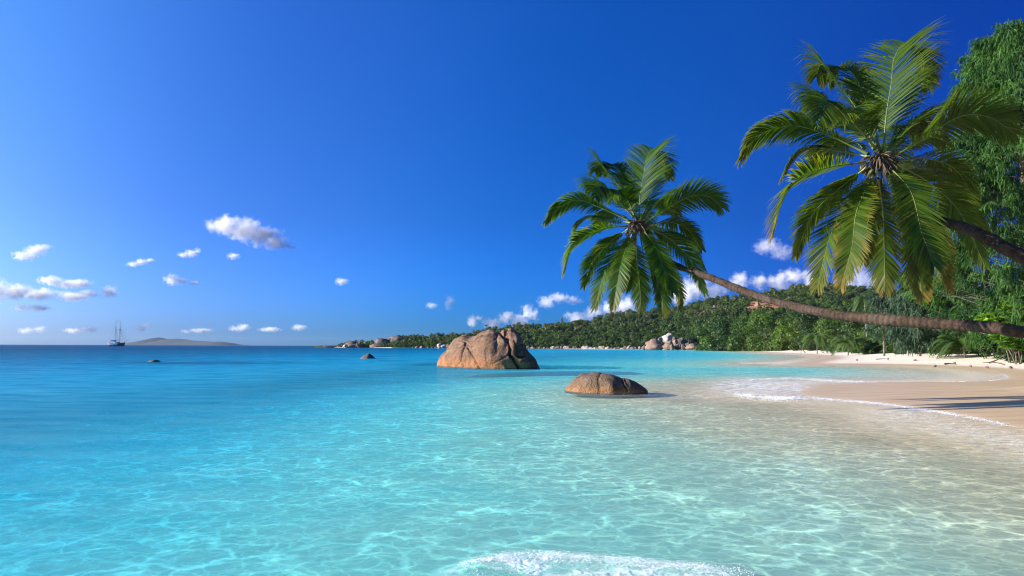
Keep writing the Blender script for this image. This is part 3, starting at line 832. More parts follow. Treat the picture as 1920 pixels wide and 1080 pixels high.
# ------------------------------------------------------------------ foliage
def leaf_mat(name, dark, light, dry=(0.30, 0.20, 0.06), trans=0.35, rough=0.5, vary=0.6, tcol=None):
    m, t = material(name)
    tone = t.attr('tone'); rn = t.rnd()
    k = t.math('ADD', t.math('MULTIPLY', tone, 0.75), t.math('MULTIPLY', t.math('SUBTRACT', rn, 0.4), vary), clamp=True)
    c = t.mix(k, dark, light)
    c = t.mix(t.attr('dry'), c, dry)
    b = t.n('ShaderNodeBsdfPrincipled', {'Base Color': c, 'Roughness': rough, 'Specular IOR Level': 0.35})
    tc = t.mix(1.0, c, tcol or (1.5, 1.6, 0.5), 'MULTIPLY')
    tr = t.n('ShaderNodeBsdfTranslucent', {'Color': tc})
    t.out(t.n('ShaderNodeMixShader', {0: trans, 1: b, 2: tr}))
    return m
def bark_mat(name, a, b, scale=6.0):
    m, t = material(name)
    P = t.objco(); n = t.noise(t.vmath('MULTIPLY', P, (1, 1, 0.3)), scale, 5, 0.65)
    c = t.mix(t.maprange(n, 0.35, 0.65), a, b)
    t.out(t.n('ShaderNodeBsdfPrincipled', {'Base Color': c, 'Roughness': 0.9, 'Normal': t.bump(n, 0.8, 0.05)}))
    return m
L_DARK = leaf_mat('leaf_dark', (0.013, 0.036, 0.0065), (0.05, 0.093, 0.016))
L_MID = leaf_mat('leaf_mid', (0.02, 0.052, 0.0075), (0.078, 0.138, 0.0165))
L_LIGHT = leaf_mat('leaf_light', (0.036, 0.08, 0.008), (0.128, 0.2, 0.02))
L_OLIVE = leaf_mat('leaf_olive', (0.036, 0.052, 0.016), (0.12, 0.128, 0.04))
L_BRIGHT = leaf_mat('leaf_bright', (0.055, 0.15, 0.008), (0.21, 0.36, 0.02), trans=0.45)
L_CAS = leaf_mat('needles', (0.0102, 0.0425, 0.0093), (0.0892, 0.1913, 0.0306), trans=0.35, rough=0.7, vary=0.3, tcol=(0.9, 1.6, 0.7))
L_CASG = leaf_mat('needles_grey', (0.024, 0.052, 0.028), (0.072, 0.12, 0.064), trans=0.3, rough=0.7, vary=0.3, tcol=(1.0, 1.4, 0.8))
L_PALMF = leaf_mat('palm_far', (0.018, 0.0504, 0.0086), (0.072, 0.1224, 0.0216), trans=0.3)
BARK = bark_mat('bark', (0.06, 0.045, 0.032), (0.17, 0.14, 0.11))
BARKP = bark_mat('bark_pale', (0.14, 0.12, 0.10), (0.30, 0.27, 0.23))

def rhomb(P, U, W, a, b):
    a = np.asarray(a)[:, None]; b = np.asarray(b)[:, None]
    V = np.stack([P - U * a, P + W * b - U * a * 0.1, P + U * a, P - W * b - U * a * 0.1], 1).reshape(-1, 3)
    n = len(P)
    return V, np.arange(4 * n).reshape(n, 4)

def crown_arrays(rng, n_leaf, h, wdt, leaf, nl=9, base=0.3, flat=0.7, up=0.35, low=False):
    """scattered leaves round a handful of uneven leaf masses; the crown spans z base*h..h and is wdt wide"""
    cs = []; rs = []
    for i in range(nl):
        a = rng.uniform(0, 2 * math.pi); rr_ = math.sqrt(rng.uniform(0, 1)) * wdt * 0.33
        z = h * (base + (1 - base) * (rng.uniform(0.22, 0.8) if (i % 3 or not low) else rng.uniform(-0.02, 0.16)))
        k = 1 - 0.55 * (z / h)
        cs.append((math.cos(a) * rr_ * (0.7 + k), math.sin(a) * rr_ * (0.7 + k), z)); rs.append(wdt * rng.uniform(0.14, 0.26))
    cs = np.array(cs); rs = np.array(rs)
    w_ = rs ** 2; w_ = w_ / w_.sum()
    idx = rng.choice(nl, n_leaf, p=w_)
    d = unit(rng.normal(size=(n_leaf, 3)) + np.array([0, 0, up]))
    r = rs[idx] * rng.uniform(0.45, 1.08, n_leaf) ** 0.7
    P = cs[idx] + d * r[:, None] * np.array([1, 1, flat])
    Nn = unit(d + rng.normal(size=(n_leaf, 3)) * 0.55 + np.array([0, 0, 0.35]))
    U = unit(np.cross(Nn, rng.normal(size=(n_leaf, 3)))); W = np.cross(Nn, U)
    s = leaf * rng.uniform(0.6, 1.3, n_leaf)
    V, F_ = rhomb(P, U, W, s, s * rng.uniform(0.45, 0.8, n_leaf))
    tone = np.repeat(np.clip(rng.normal(0.45, 0.22, n_leaf) + (rng.uniform(-0.2, 0.2, nl))[idx], 0, 1), 4)
    dry = np.repeat((rng.uniform(size=n_leaf) < 0.015) * 0.7, 4)
    return V, F_, tone, dry, cs

def limb_geo(rng, h, cs, r0, fork=0.35, lean=0.0):
    g = Geo()
    top = np.array([lean * h, 0, h * fork])
    g.tube(catmull([(0, 0, -0.5), (lean * h * .4, 0.03 * h, h * fork * 0.5), tuple(top)], 8), np.linspace(r0 * 1.25, r0 * 0.85, 8), 8)
    for c in cs[:7]:
        mid = top * 0.5 + c * 0.5 + np.array([0, 0, -0.05 * h])
        g.tube(catmull([top - (0, 0, .1), mid, c], 6), np.linspace(r0 * 0.55, r0 * 0.12, 6), 5)
    return g

def broadleaf_meshes(seed, n_leaf, h, wdt, leaf, mat, r0, **k):
    rng = np.random.default_rng(seed)
    V, F_, tone, dry, cs = crown_arrays(rng, n_leaf, h, wdt, leaf, **k)
    cm = mesh_data('crown', V, F_, mat, dict(tone=tone, dry=dry), False)
    g = limb_geo(rng, h, cs, r0, lean=rng.uniform(-.05, .05))
    tm = mesh_data('trunk', np.vstack(g.V), g.F, BARK)
    return tm, cm

def tree_thing(name, tm, cm, loc, label, group=None, rot=0, sc=1.0, sxy=1.0, cat='tree'):
    e = empty(name, loc); tag(e, label, cat, group)
    for nm, me in (('trunk', tm), ('crown', cm)):
        o = bpy.data.objects.new(nm, me); COL.objects.link(o); o.parent = e
    e.rotation_euler = (0, 0, rot); e.scale = (sc * sxy, sc * sxy, sc)
    return e

def frond_strip(rng, L, az, rise, droop, wid, n=9, seg=6, tone0=0.5, split=True):
    """a simple feather frond for distant palms: midrib arc with leaflets each side"""
    d = np.array([math.cos(az), math.sin(az), 0]); side = np.array([-math.sin(az), math.cos(az), 0])
    tt_ = np.linspace(0, 1, n)
    rib = np.stack([d[0] * L * tt_ * (1 - 0.15 * tt_), d[1] * L * tt_ * (1 - 0.15 * tt_), rise * L * tt_ - droop * L * tt_ ** 2.2], 1)
    Ps, Us, Ws, A, B = [], [], [], [], []
    T = unit(np.gradient(rib, axis=0))
    for i in range(1, n):
        for s in (-1, 1):
            ll = wid * (0.35 + 0.65 * math.sin(math.pi * min(1, tt_[i] * 0.95 + 0.05)))
            u = unit(side * s * 0.9 + T[i] * 0.55 + np.array([0, 0, -0.45]))
            Ps.append(rib[i] + u * ll * 0.5); Us.append(u); Ws.append(unit(np.cross(u, np.cross(side * s, T[i])))); A.append(ll * 0.55); B.append(L / n * 0.42)
    V, F_ = rhomb(np.array(Ps), np.array(Us), np.array(Ws), np.array(A), np.array(B))
    return V, F_, rib

def far_palm_meshes(seed, h, L, nf, leafn=12, wid=0.22, lean=0.1, mat=None, r0=0.14):
    rng = np.random.default_rng(seed)
    Vs, Fs, n0, tones = [], [], 0, []
    ribs = Geo()
    for i in range(nf):
        V, F_, rib = frond_strip(rng, L * rng.uniform(0.8, 1.1), 2 * math.pi * i / nf * 1.618 * 2 + rng.uniform(-.3, .3), rng.uniform(0.15, 1.3), rng.uniform(0.6, 1.2), L * wid, leafn)
        Vs.append(V + (lean * h, 0, h)); Fs.append(F_ + n0); n0 += len(V); tones.append(np.full(len(V), rng.uniform(0.2, 0.9)))
        ribs.tube(rib + (lean * h, 0, h), np.linspace(0.05, 0.012, len(rib)) * L / 3, 4)
    V = np.vstack(Vs); F_ = np.vstack(Fs)
    tone = np.concatenate(tones)
    rv = np.vstack(ribs.V); rf = np.array(ribs.F) + len(V)
    V = np.vstack([V, rv]); F_ = np.vstack([F_, rf]); tone = np.concatenate([tone, np.full(len(rv), 0.9)])
    cm = mesh_data('crown', V, F_, mat or L_PALMF, dict(tone=tone, dry=np.zeros(len(V))), False)
    g = Geo().tube(catmull([(0, 0, -0.4), (lean * h * 0.3, 0, h * 0.5), (lean * h, 0, h)], 8), np.linspace(r0 * 1.2, r0 * 0.8, 8), 7)
    tm = mesh_data('trunk', np.vstack(g.V), g.F, BARKP)
    return tm, cm

# ---- forest on the hill: individual trees, then the mass behind and between them
HT = []
for i, mt in enumerate([L_DARK, L_DARK, L_MID, L_MID, L_OLIVE, L_LIGHT]):
    HT.append(broadleaf_meshes(200 + i, 1100, 8.0, 9.0, 0.42, mt, 0.3, nl=11, base=0.05, flat=0.8, up=0.3))
PT = far_palm_meshes(260, 5.5, 2.6, 13, 9, 0.26, 0.08, r0=0.16)
HL = ['dark green tree in the forest on the far hillside'] * 2 + ['mid green tree in the forest on the far hillside'] * 2 + ['olive brown tree in the forest on the far hillside', 'light yellow green tree in the forest on the far hillside']
def join_tree(tm, cm, name):
    """trunk and crown as one mesh, for trees too far off to show their parts"""
    nv = len(tm.vertices)
    V = np.zeros((nv + len(cm.vertices)) * 3, np.float32); 
    a = np.zeros(nv * 3, np.float32); tm.vertices.foreach_get('co', a); V[:nv * 3] = a
    b = np.zeros(len(cm.vertices) * 3, np.float32); cm.vertices.foreach_get('co', b); V[nv * 3:] = b
    F1 = np.array([list(p.vertices) for p in tm.polygons]); F2 = np.array([list(p.vertices) for p in cm.polygons]) + nv
    tone = np.zeros(len(cm.vertices), np.float32); cm.attributes['tone'].data.foreach_get('value', tone)
    me = mesh_data(name, V.reshape(-1, 3), np.vstack([F1, F2]), BARK, dict(tone=np.concatenate([np.zeros(nv), tone]), dry=np.zeros(nv + len(tone))), False)
    me.materials.append(cm.materials[0])
    mi = np.zeros(len(F1) + len(F2), np.int32); mi[len(F1):] = 1
    me.polygons.foreach_set('material_index', mi)
    return me
FT = [join_tree(a, b, 'forest_tree') for a, b in HT]
FP = join_tree(*PT, 'hill_palm')

rr = random.Random(42)
cand = []
for k in range(5200):
    q = rr.uniform(640, 1790)
    t_ = rr.random() ** 1.35 * 1.0
    if q < 720 and t_ > 0.8: continue
    p = hill_pt(q, max(0.015, t_))
    a, b, _ = project(p)
    if bare_at(np.array(float(a)), np.array(float(b - 3))) > 0.28 and rr.random() < 0.93: continue
    cand.append((q, t_, p, a, b))
def size_at(q, t_, rr):
    s = rr.uniform(0.65, 1.15)
    if t_ < 0.12: s *= 0.85
    return s
placed = []; chosen = []; rest = []
cand.sort(key=lambda c: c[2][1])
for c in cand:
    q, t_, p, a, b = c
    gap = 4.6 if t_ < 0.3 else 5.6
    if any((p[0] - u[0]) ** 2 + (p[1] - u[1]) ** 2 < gap * gap for u in placed): continue
    placed.append(p)
    (chosen if (len(chosen) < 225 and q < 1560) else rest).append(c)
def kind_of(q, t_, rr):
    v = rr.random()
    if t_ > 0.45: return 4 if v < 0.35 else (5 if v < 0.42 else (2 if v < 0.6 else (0 if v < 0.8 else 3)))
    if q > 1330: return 5 if v < 0.3 else (3 if v < 0.6 else 2)
    return 0 if v < 0.3 else (1 if v < 0.55 else (2 if v < 0.75 else (3 if v < 0.9 else (5 if v < 0.96 else 4))))
for q, t_, p, a, b in chosen:
    k = kind_of(q, t_, rr); s = size_at(q, t_, rr)
    palm = rr.random() < 0.09
    o = bpy.data.objects.new('hill_palm' if palm else 'forest_tree', FP if palm else FT[k]); COL.objects.link(o)
    o.location = (p[0], p[1], p[2] - 0.6); o.rotation_euler = (0, 0, rr.uniform(0, 6.28))
    sh = rr.uniform(0.75, 1.25)
    o.scale = (s, s, s * sh) if not palm else (1.1, 1.1, 1.15)
    tag(o, 'small palm standing among the trees of the far hillside' if palm else HL[k], 'palm' if palm else 'tree', 'palms in the far forest' if palm else 'trees of the far forest, ' + HL[k].split(' tree')[0])
for hq, hY, hs in [(646, 700, .35), (664, 700, .3), (684, 692, .45), (706, 690, .6), (722, 685, .65), (738, 682, .75), (752, 676, .8), (690, 700, .4)]:
    o = bpy.data.objects.new('forest_tree', FT[hq % 2]); COL.objects.link(o)
    z_ = at(hq, 640, hY)[2]; o.location = ((hq - 960) / F * hY, hY, 0.6 if hq > 700 else 1.5); o.scale = (hs, hs, hs * 0.9); o.rotation_euler = (0, 0, hq)
    tag(o, 'dark scrubby tree growing between the rocks of the headland', 'tree', 'scrubby trees of the headland')
# crest palm that stands clear of the skyline
p = hill_pt(911, 0.98)
tpt = at(911, 611, p[1])
o = bpy.data.objects.new('hill_palm', FP); COL.objects.link(o); o.location = (p[0], p[1], tpt[2] - 8.0); o.scale = (1.25, 1.25, 1.45)
tag(o, 'lone tuft headed palm standing above the crest left of the huge boulder', 'palm')

# the rest of the forest as one mass
protoV, protoF, protoT = [], [], []
for i in range(5):
    V, F_, tone, dry, cs = crown_arrays(np.random.default_rng(300 + i), 300, 8.0, 9.0, 0.75, nl=10, base=0.0, flat=0.8)
    protoV.append(V); protoF.append(F_); protoT.append(tone)
Vs, Fs, Ts, Ks, n0 = [], [], [], [], 0
for q, t_, p, a, b in rest[:1500]:
    i = rr.randrange(5); an = rr.uniform(0, 6.28); s = size_at(q, t_, rr) * 0.9
    c_, s_ = math.cos(an), math.sin(an)
    V = protoV[i] @ np.array([[c_, s_, 0], [-s_, c_, 0], [0, 0, rr.uniform(0.7, 1.15)]]) * s + p - (0, 0, 1.2)
    Vs.append(V); Fs.append(protoF[i] + n0); n0 += len(V)
    Ts.append(np.clip(protoT[i] + rr.uniform(-0.35, 0.35), 0, 1)); Ks.append(np.full(len(V), (1.0 if t_ > 0.45 and rr.random() < 0.35 else 0.0)))
def forest_mat():
    m, t = material('forest_leaves')
    c = t.mix(t.attr('tone'), (0.014, 0.036, 0.007), (0.086, 0.138, 0.02))
    c = t.mix(t.attr('olive'), c, t.mix(t.attr('tone'), (0.05, 0.06, 0.025), (0.14, 0.14, 0.06)))
    b = t.n('ShaderNodeBsdfPrincipled', {'Base Color': c, 'Roughness': 0.6, 'Specular IOR Level': 0.3})
    tr = t.n('ShaderNodeBsdfTranslucent', {'Color': t.mix(1.0, c, (1.5, 1.6, 0.5), 'MULTIPLY')})
    t.out(t.n('ShaderNodeMixShader', {0: 0.3, 1: b, 2: tr}))
    return m
forest = mesh_obj('forest', np.vstack(Vs), np.vstack(Fs), forest_mat(), None, dict(tone=np.concatenate(Ts), olive=np.concatenate(Ks)), False)
tag(forest, 'dense mixed green forest covering the upper hillside', 'forest', kind='stuff')

# ---- trees along the back of the beach
def base_at(px_, Y_):
    x_ = (px_ - 960) / F * Y_
    z_ = float(ground_z(np.array([x_]), np.array([Y_]))[0])
    if Y_ > float(np.interp(px_, HP, HD)): z_ = max(z_, float(hill_z(np.array(px_), np.array(Y_))))
    return np.array([x_, Y_, z_])
def beach_tree(px_, Y_, top, wpx, mat, label, seed, n=3500, leaf=None, base=0.06, nl=17, name='broadleaf_tree', r0=None, cat='tree'):
    b = base_at(px_, Y_); h = at(px_, top, Y_)[2] - b[2]; wd = wpx / F * Y_
    leaf = leaf or max(0.11, Y_ * 0.0014)
    tm, cm = broadleaf_meshes(seed, n, h * 0.97, wd * 1.05, leaf, mat, r0 or min(0.3, h * 0.03), nl=nl, base=base, flat=0.85 * min(1.4, h / wd) ** 0.5, low=True)
    return tree_thing(name, tm, cm, b, label, 'trees along the back of the beach', rot=seed * 0.7, cat=cat)
BT = [
 (1338, 385, 602, 62, L_MID, 'mid green tree at the far left end of the white beach'),
 (1368, 360, 592, 60, L_DARK, 'dark green tree on the far beach, second from its left end'),
 (1402, 335, 583, 62, L_MID, 'mid green tree under the middle of the leaning trunk, behind the far beach'),
 (1440, 310, 576, 66, L_LIGHT, 'bright yellow green tree behind the beach below the bend of the leaning trunk'),
 (1485, 290, 580, 60, L_LIGHT, 'bright green tree behind the beach just left of the first beach palm'),
 (1530, 262, 566, 74, L_DARK, 'tall dark tree whose top meets the leaning trunk above the first beach palm'),
 (1572, 235, 572, 66, L_MID, 'mid green tree between the two beach palms'),
 (1612, 215, 585, 60, L_DARK, 'dark tree behind the larger beach palm'),
 (1672, 170, 562, 105, L_LIGHT, 'bright broad leaved tree topping the leaning trunk below the tall palm'),
 (1640, 165, 617, 50, L_LIGHT, 'low yellow green shrub under the leaning trunk at the sand edge'),
 (1690, 150, 607, 60, L_MID, 'green shrub under the leaning trunk right of the yellow green one'),
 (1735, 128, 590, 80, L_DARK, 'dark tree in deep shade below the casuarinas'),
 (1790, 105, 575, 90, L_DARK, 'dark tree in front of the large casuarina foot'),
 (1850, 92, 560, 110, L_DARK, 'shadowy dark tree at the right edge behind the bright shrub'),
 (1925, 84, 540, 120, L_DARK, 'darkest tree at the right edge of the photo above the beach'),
]
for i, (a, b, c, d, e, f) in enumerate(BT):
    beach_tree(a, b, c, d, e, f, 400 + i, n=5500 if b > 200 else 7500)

# understory bushes closing the forest edge down to the sand
rr2 = random.Random(77)
UB = [broadleaf_meshes(460 + q, 2600, 3.0, 5.0, 0.19, [L_DARK, L_MID, L_DARK, L_LIGHT][q], 0.06, nl=14, base=0.0, flat=0.75, low=True) for q in range(4)]
xq = 1322.0
while xq < 1960:
    Yq = float(np.interp(xq, [1320, 1400, 1500, 1600, 1700, 1800, 1850, 1960], [400, 345, 268, 186, 130, 98, 80, 72])) * rr2.uniform(0.99, 1.05)
    kq = rr2.choice([0, 0, 1, 1, 2, 2, 3]) if xq < 1700 else rr2.choice([0, 2, 0, 1])
    s_ = rr2.uniform(0.8, 1.3) * (0.75 if Yq < 140 else 1.0)
    tree_thing('forest_bush', UB[kq][0], UB[kq][1], base_at(xq, Yq), 'low leafy bush closing the edge of the forest at the back of the beach' if kq != 3 else 'low yellow green bush at the edge of the forest behind the sand',
               'low bushes along the forest edge' if kq != 3 else 'yellow green bushes along the forest edge', rr2.uniform(0, 6.28), s_, 1.0, 'bush')
    xq += 5.0 / Yq * F * s_ * 0.62

def near_palm(px_, Y_, headpx, L, nf, label, seed, lean=0.05, leafn=22):
    b = base_at(px_, Y_); h = max(0.3, at(px_, headpx, Y_)[2] - b[2])
    tm, cm = far_palm_meshes(seed, h, L, nf, leafn, 0.24, lean, r0=0.13)
    return tree_thing('beach_palm', tm, cm, b, label, 'palms at the edge of the beach forest', rot=seed, cat='palm')
near_palm(1530, 196, 636, 5.4, 20, 'small dark palm at the sand edge left of the bushier palm', 501)
near_palm(1588, 158, 645, 5.2, 24, 'bushy palm spreading from the sand edge under the leaning trunk', 502)
near_palm(1652, 156, 648, 4.0, 18, 'little palm with arching fronds at the sand edge among yellow green shrubs', 503)
near_palm(1624, 170, 562, 5.0, 18, 'palm with its head just above the leaning trunk', 504)
near_palm(1805, 84, 650, 4.2, 22, 'low trailing palm beneath the leaning trunk at the right', 505)
near_palm(1700, 105, 648, 1.7, 10, 'young palm in the shade at the back of the sand', 506)
near_palm(1290, 462, 632, 4.0, 14, 'small light palm on the slope right of the boulder pile', 507)
near_palm(1325, 452, 648, 4.2, 14, 'low palm behind the left end of the white beach', 508)

# ---- casuarinas
def casuarina(px_, Y_, top, rad, label, seed, mat, n_tuft=420, strands=46, cone=0.8, basez=0.08, strand=1.0, w0=0.03):
    b = base_at(px_, Y_); h = at(px_, top, Y_)[2] - b[2]
    rng = np.random.default_rng(seed)
    e = empty('casuarina_tree', b); tag(e, label, 'tree', 'casuarinas behind the beach')
    g = Geo().tube(catmull([(0, 0, -0.4), (0.1, 0, h * 0.35), (-0.1, 0, h * 0.7), (0, 0, h * 0.97)], 12), np.linspace(0.34, 0.05, 12) * h / 22, 8)
    Vs, tones, n0 = [], [], 0
    Ps = []
    for i in range(n_tuft):
        z = h * (basez + (1 - basez) * rng.uniform(0, 1) ** 0.85)
        k = z / h
        R_ = rad * (1 - max(0, (k - 0.35) / 0.65) ** 1.6 * cone) * (0.75 + 0.25 * min(1, k / 0.2))
        a = rng.uniform(0, 2 * math.pi)
        R_ *= 0.75 + 0.35 * math.sin(3 * a + seed) * math.sin(k * 9 + a) + rng.uniform(-0.12, 0.12)
        r_ = R_ * rng.uniform(0.35, 1.0) ** 0.6
        tip = np.array([math.cos(a) * r_, math.sin(a) * r_, z])
        root = np.array([0, 0, max(0.2, z - r_ * rng.uniform(0.1, 0.5))])
        if i % 3 == 0: g.tube(catmull([root, root * 0.5 + tip * 0.5 + (0, 0, 0.25), tip], 5), np.linspace(0.06, 0.015, 5), 4)
        d = unit(np.array([math.cos(a), math.sin(a), 0.25]) + rng.normal(size=3) * 0.2)
        bl = rng.uniform(0.8, 1.6) * strand
        ns = strands
        s = rng.uniform(0, 1, ns)
        st = tip + d[None] * ((s - 0.6) * bl)[:, None] + rng.normal(size=(ns, 3)) * 0.16 * strand + np.array([0, 0, 0.1])
        dr = unit(d[None] * 0.75 + rng.normal(size=(ns, 3)) * 0.55 + np.array([0, 0, -0.1]))
        ln = rng.uniform(0.45, 0.95, ns) * strand
        p1 = st + dr * (ln * 0.45)[:, None] + np.array([0, 0, -1]) * (ln * 0.10)[:, None]
        p2 = p1 + unit(dr * 0.55 + np.array([0, 0, -1.0])) * (ln * 0.55)[:, None]
        sd_ = unit(np.cross(dr, rng.normal(size=(ns, 3)))) 
        ww = w0 * rng.uniform(0.7, 1.3, (ns, 1))
        Vs.append(np.stack([st - sd_ * ww, st + sd_ * ww, p1 - sd_ * ww, p1 + sd_ * ww, p2 - sd_ * ww * 0.3, p2 + sd_ * ww * 0.3], 1).reshape(-1, 3))
        tones.append(np.repeat(np.clip(rng.uniform(0.05, 1.0) + rng.normal(0, 0.1, ns), 0, 1), 6))
    V = np.vstack(Vs); n = len(V) // 6
    i0 = np.arange(n)[:, None] * 6
    F_ = np.concatenate([i0 + np.array([0, 1, 3, 2]), i0 + np.array([2, 3, 5, 4])], 0)
    tr_ = g.obj('trunk', BARK, e)
    mesh_obj('crown', V, F_, mat, e, dict(tone=np.concatenate(tones), dry=np.zeros(len(V))), False)
    return e
casuarina(1935, 74, 62, 11.4, 'tall feathery casuarina filling the right edge behind the tall palm', 601, L_CAS, 1500, 60, 0.72, 0.06, 1.45, 0.048)
casuarina(2070, 70, 85, 8.0, 'second tall casuarina reaching in from beyond the right edge', 602, L_CAS, 450, 50, 0.75, 0.06, 1.45, 0.05)
casuarina(1795, 92, 455, 4.6, 'shorter casuarina in deep shade left of the tall one', 603, L_CAS, 330, 50, 0.8, 0.08, 1.1, 0.04)
casuarina(1722, 96, 505, 4.4, 'grey green feathery casuarina under the hanging fronds of the tall palm', 604, L_CASG, 300, 44, 0.8, 0.08, 1.2, 0.05)
casuarina(1655, 128, 528, 4.0, 'pale wispy casuarina standing out against the cloud', 605, L_CASG, 170, 34, 0.85, 0.25, 1.3, 0.05)

# ---- bright large-leaved shrub at the right edge
def big_leaf_shrub(px_, Y_, clusters, label, seed):
    b = base_at(px_, Y_); rng = np.random.default_rng(seed)
    e = empty('sea_almond_shrub', b); tag(e, label, 'shrub', 'bright large leaved shrubs at the right edge')
    g = Geo(); Ps, Us, Ws, A, tn = [], [], [], [], []
    for cx, cy, r_, n in clusters:
        c = at(cx, cy, Y_ + rng.uniform(-1.2, 0.8)) - b
        rw = r_ / F * Y_
        g.tube(catmull([(c[0] * 0.25, 0.3, -0.2), tuple(c * 0.55 + np.array([0, 0, -0.1])), tuple(c)], 7), np.linspace(0.09, 0.02, 7), 5)
        for j in range(int(n * 2.2)):
            cc = c + unit(rng.normal(size=3)) * rw * rng.uniform(0.2, 1.0) ** 0.5
            g.tube([c * 0.9 + np.array([0, 0, -0.1]), cc], [0.012, 0.006], 4)
            for q in range(7):
                a = q * 2.4 + rng.uniform(-.4, .4)
                u = unit(np.array([math.cos(a), math.sin(a), rng.uniform(-0.25, 0.5)])); nn = unit(np.array([0, 0, 1]) + rng.normal(size=3) * 0.35)
                w_ = unit(np.cross(nn, u)); ll = rng.uniform(0.16, 0.32)
                Ps.append(cc + u * ll); Us.append(u); Ws.append(w_); A.append(ll); tn.append(np.clip(rng.normal(0.5, 0.25), 0, 1))
    P = np.array(Ps); U = np.array(Us); W = np.array(Ws); A = np.array(A)[:, None]
    # obovate leaf of six corners with a fold along the midrib
    Nn = np.cross(U, W)
    V = np.stack([P - U * A, P - U * A * 0.1 + W * A * 0.42 + Nn * A * .12, P + U * A * 0.6 + W * A * 0.5 + Nn * A * .12, P + U * A, P + U * A * 0.6 - W * A * 0.5 + Nn * A * .12, P - U * A * 0.1 - W * A * 0.42 + Nn * A * .12], 1).reshape(-1, 3)
    n = len(P); i0 = np.arange(n)[:, None] * 6
    F_ = np.concatenate([i0 + np.array([0, 1, 2, 3]), i0 + np.array([0, 3, 4, 5])], 0)
    g.obj('trunk', BARK, e)
    mesh_obj('crown', V, F_, L_BRIGHT, e, dict(tone=np.repeat(tn, 6), dry=np.zeros(6 * n)), False)
    return e
big_leaf_shrub(1912, 74, [(1868, 592, 24, 26), (1905, 585, 26, 30), (1925, 560, 26, 26), (1850, 600, 14, 12), (1895, 560, 16, 14), (1915, 548, 18, 14), (1940, 600, 26, 24), (1880, 605, 20, 18), (1912, 605, 22, 18)],
               'bright yellow green shrub with large leaves above the leaning trunk at the right edge', 701)
big_leaf_shrub(1915, 72, [(1890, 642, 13, 12), (1870, 634, 10, 8), (1912, 645, 14, 14), (1930, 640, 18, 14), (1900, 632, 12, 8)],
               'small bright large leaved shrub hanging below the leaning trunk at the right edge', 702)

# ---- driftwood, leaf litter and bare stems on the sand
DRIFT = bark_mat('driftwood', (0.10, 0.07, 0.05), (0.22, 0.16, 0.12), 10)
def drift(points, rad, Y_, label, name='driftwood'):
    P = [at(a, b, Y_) for a, b in points]; 
    org = np.array([P[0][0], P[0][1], 0])
    g = Geo().tube(catmull(P, 10), np.linspace(rad, rad * 0.4, 10), 6)
    o = g.obj(name, DRIFT, None, org); tag(o, label, 'driftwood'); return o
def lay(px_, Y_, pts, rad, label):
    b = base_at(px_, Y_)
    g = Geo().tube(catmull([(0, 0, rad)] + pts, 12), np.linspace(rad, rad * 0.35, 12), 6)
    o = g.obj('driftwood', DRIFT); o.location = b; tag(o, label, 'driftwood', 'driftwood along the back of the beach'); return o
lay(1508, 215, [(-1.2, 0, 1.6), (-2.4, 0, 3.4)], 0.14, 'bare stick leaning out of the sand left of the first beach palm')
lay(1768, 76, [(0.5, 0.1, 0.16), (1.2, -0.1, 0.1)], 0.12, 'reddish brown driftwood stub lying on the dry sand')
lay(1640, 95, [(1.5, 0.2, 0.12), (3.2, 0, 0.08)], 0.07, 'long thin twig lying on the dry sand below the leaning trunk')
lay(1850, 76, [(1.2, 0.2, 0.5), (2.4, 0.5, 1.3)], 0.09, 'dark fallen branch propped on the sand below the shrubs at the right')
lay(1880, 72, [(-1.0, 0.3, 0.3), (-2.2, 0.2, 0.25)], 0.07, 'second dark fallen branch lying flat at the right edge of the sand')

hb = bmesh.new(); bmesh.ops.create_icosphere(hb, subdivisions=2, radius=0.15)
for v in hb.verts: v.co = Vector((v.co.x * 1.35, v.co.y, v.co.z * 0.9)) * (1 + 0.15 * mnoise.noise(v.co * 9))
hm_ = bpy.data.meshes.new('coconut_husk'); hb.to_mesh(hm_); hb.free(); hm_.materials.append(DRIFT)
for i_, (hx, hy) in enumerate([(1604, 95), (1662, 88), (1712, 84), (1748, 72), (1815, 70), (1846, 66), (1890, 64), (1785, 78)]):
    o = bpy.data.objects.new('coconut_husk', hm_); COL.objects.link(o)
    o.location = base_at(hx, hy) + np.array([0, 0, 0.09]); o.rotation_euler = (0, 0.2, i_ * 1.1); s_ = 0.8 + 0.1 * (i_ % 4); o.scale = (s_, s_, s_)
    tag(o, 'small brown coconut husk lying on the dry sand', 'coconut', 'coconut husks on the dry sand')
# ------------------------------------------------------------------ the two leaning coconut palms
def palm_leaf_mat(name, dark, light, dryc):
    m, t = material(name)
    tone = t.attr('tone')
    c = t.mix(tone, dark, light)
    nz = t.noise(t.objco(), 5.0, 3, 0.6)
    c = t.mix(t.math('MULTIPLY', t.attr('dry'), t.maprange(nz, 0.25, 0.6)), c, dryc)
    b = t.n('ShaderNodeBsdfPrincipled', {'Base Color': c, 'Roughness': 0.5, 'Specular IOR Level': 0.3})
    tr = t.n('ShaderNodeBsdfTranslucent', {'Color': t.mix(1.0, c, (1.7, 1.75, 0.35), 'MULTIPLY')})
    t.out(t.n('ShaderNodeMixShader', {0: 0.48, 1: b, 2: tr}))
    return m
PL1 = palm_leaf_mat('palm_leaf', (0.017, 0.058, 0.004), (0.068, 0.15, 0.010), (0.24, 0.17, 0.035))
PL2 = palm_leaf_mat('palm_leaf_warm', (0.021, 0.056, 0.004), (0.088, 0.152, 0.010), (0.28, 0.17, 0.035))
RIB = simple_mat('frond_rib', (0.12, 0.15, 0.035), 0.5, 0.25, 4)
NUT = simple_mat('coconut_husk', (0.05, 0.045, 0.018), 0.6, 0.3, 12)
FIB = simple_mat('palm_fibre', (0.09, 0.062, 0.038), 0.95, 0.4, 25)
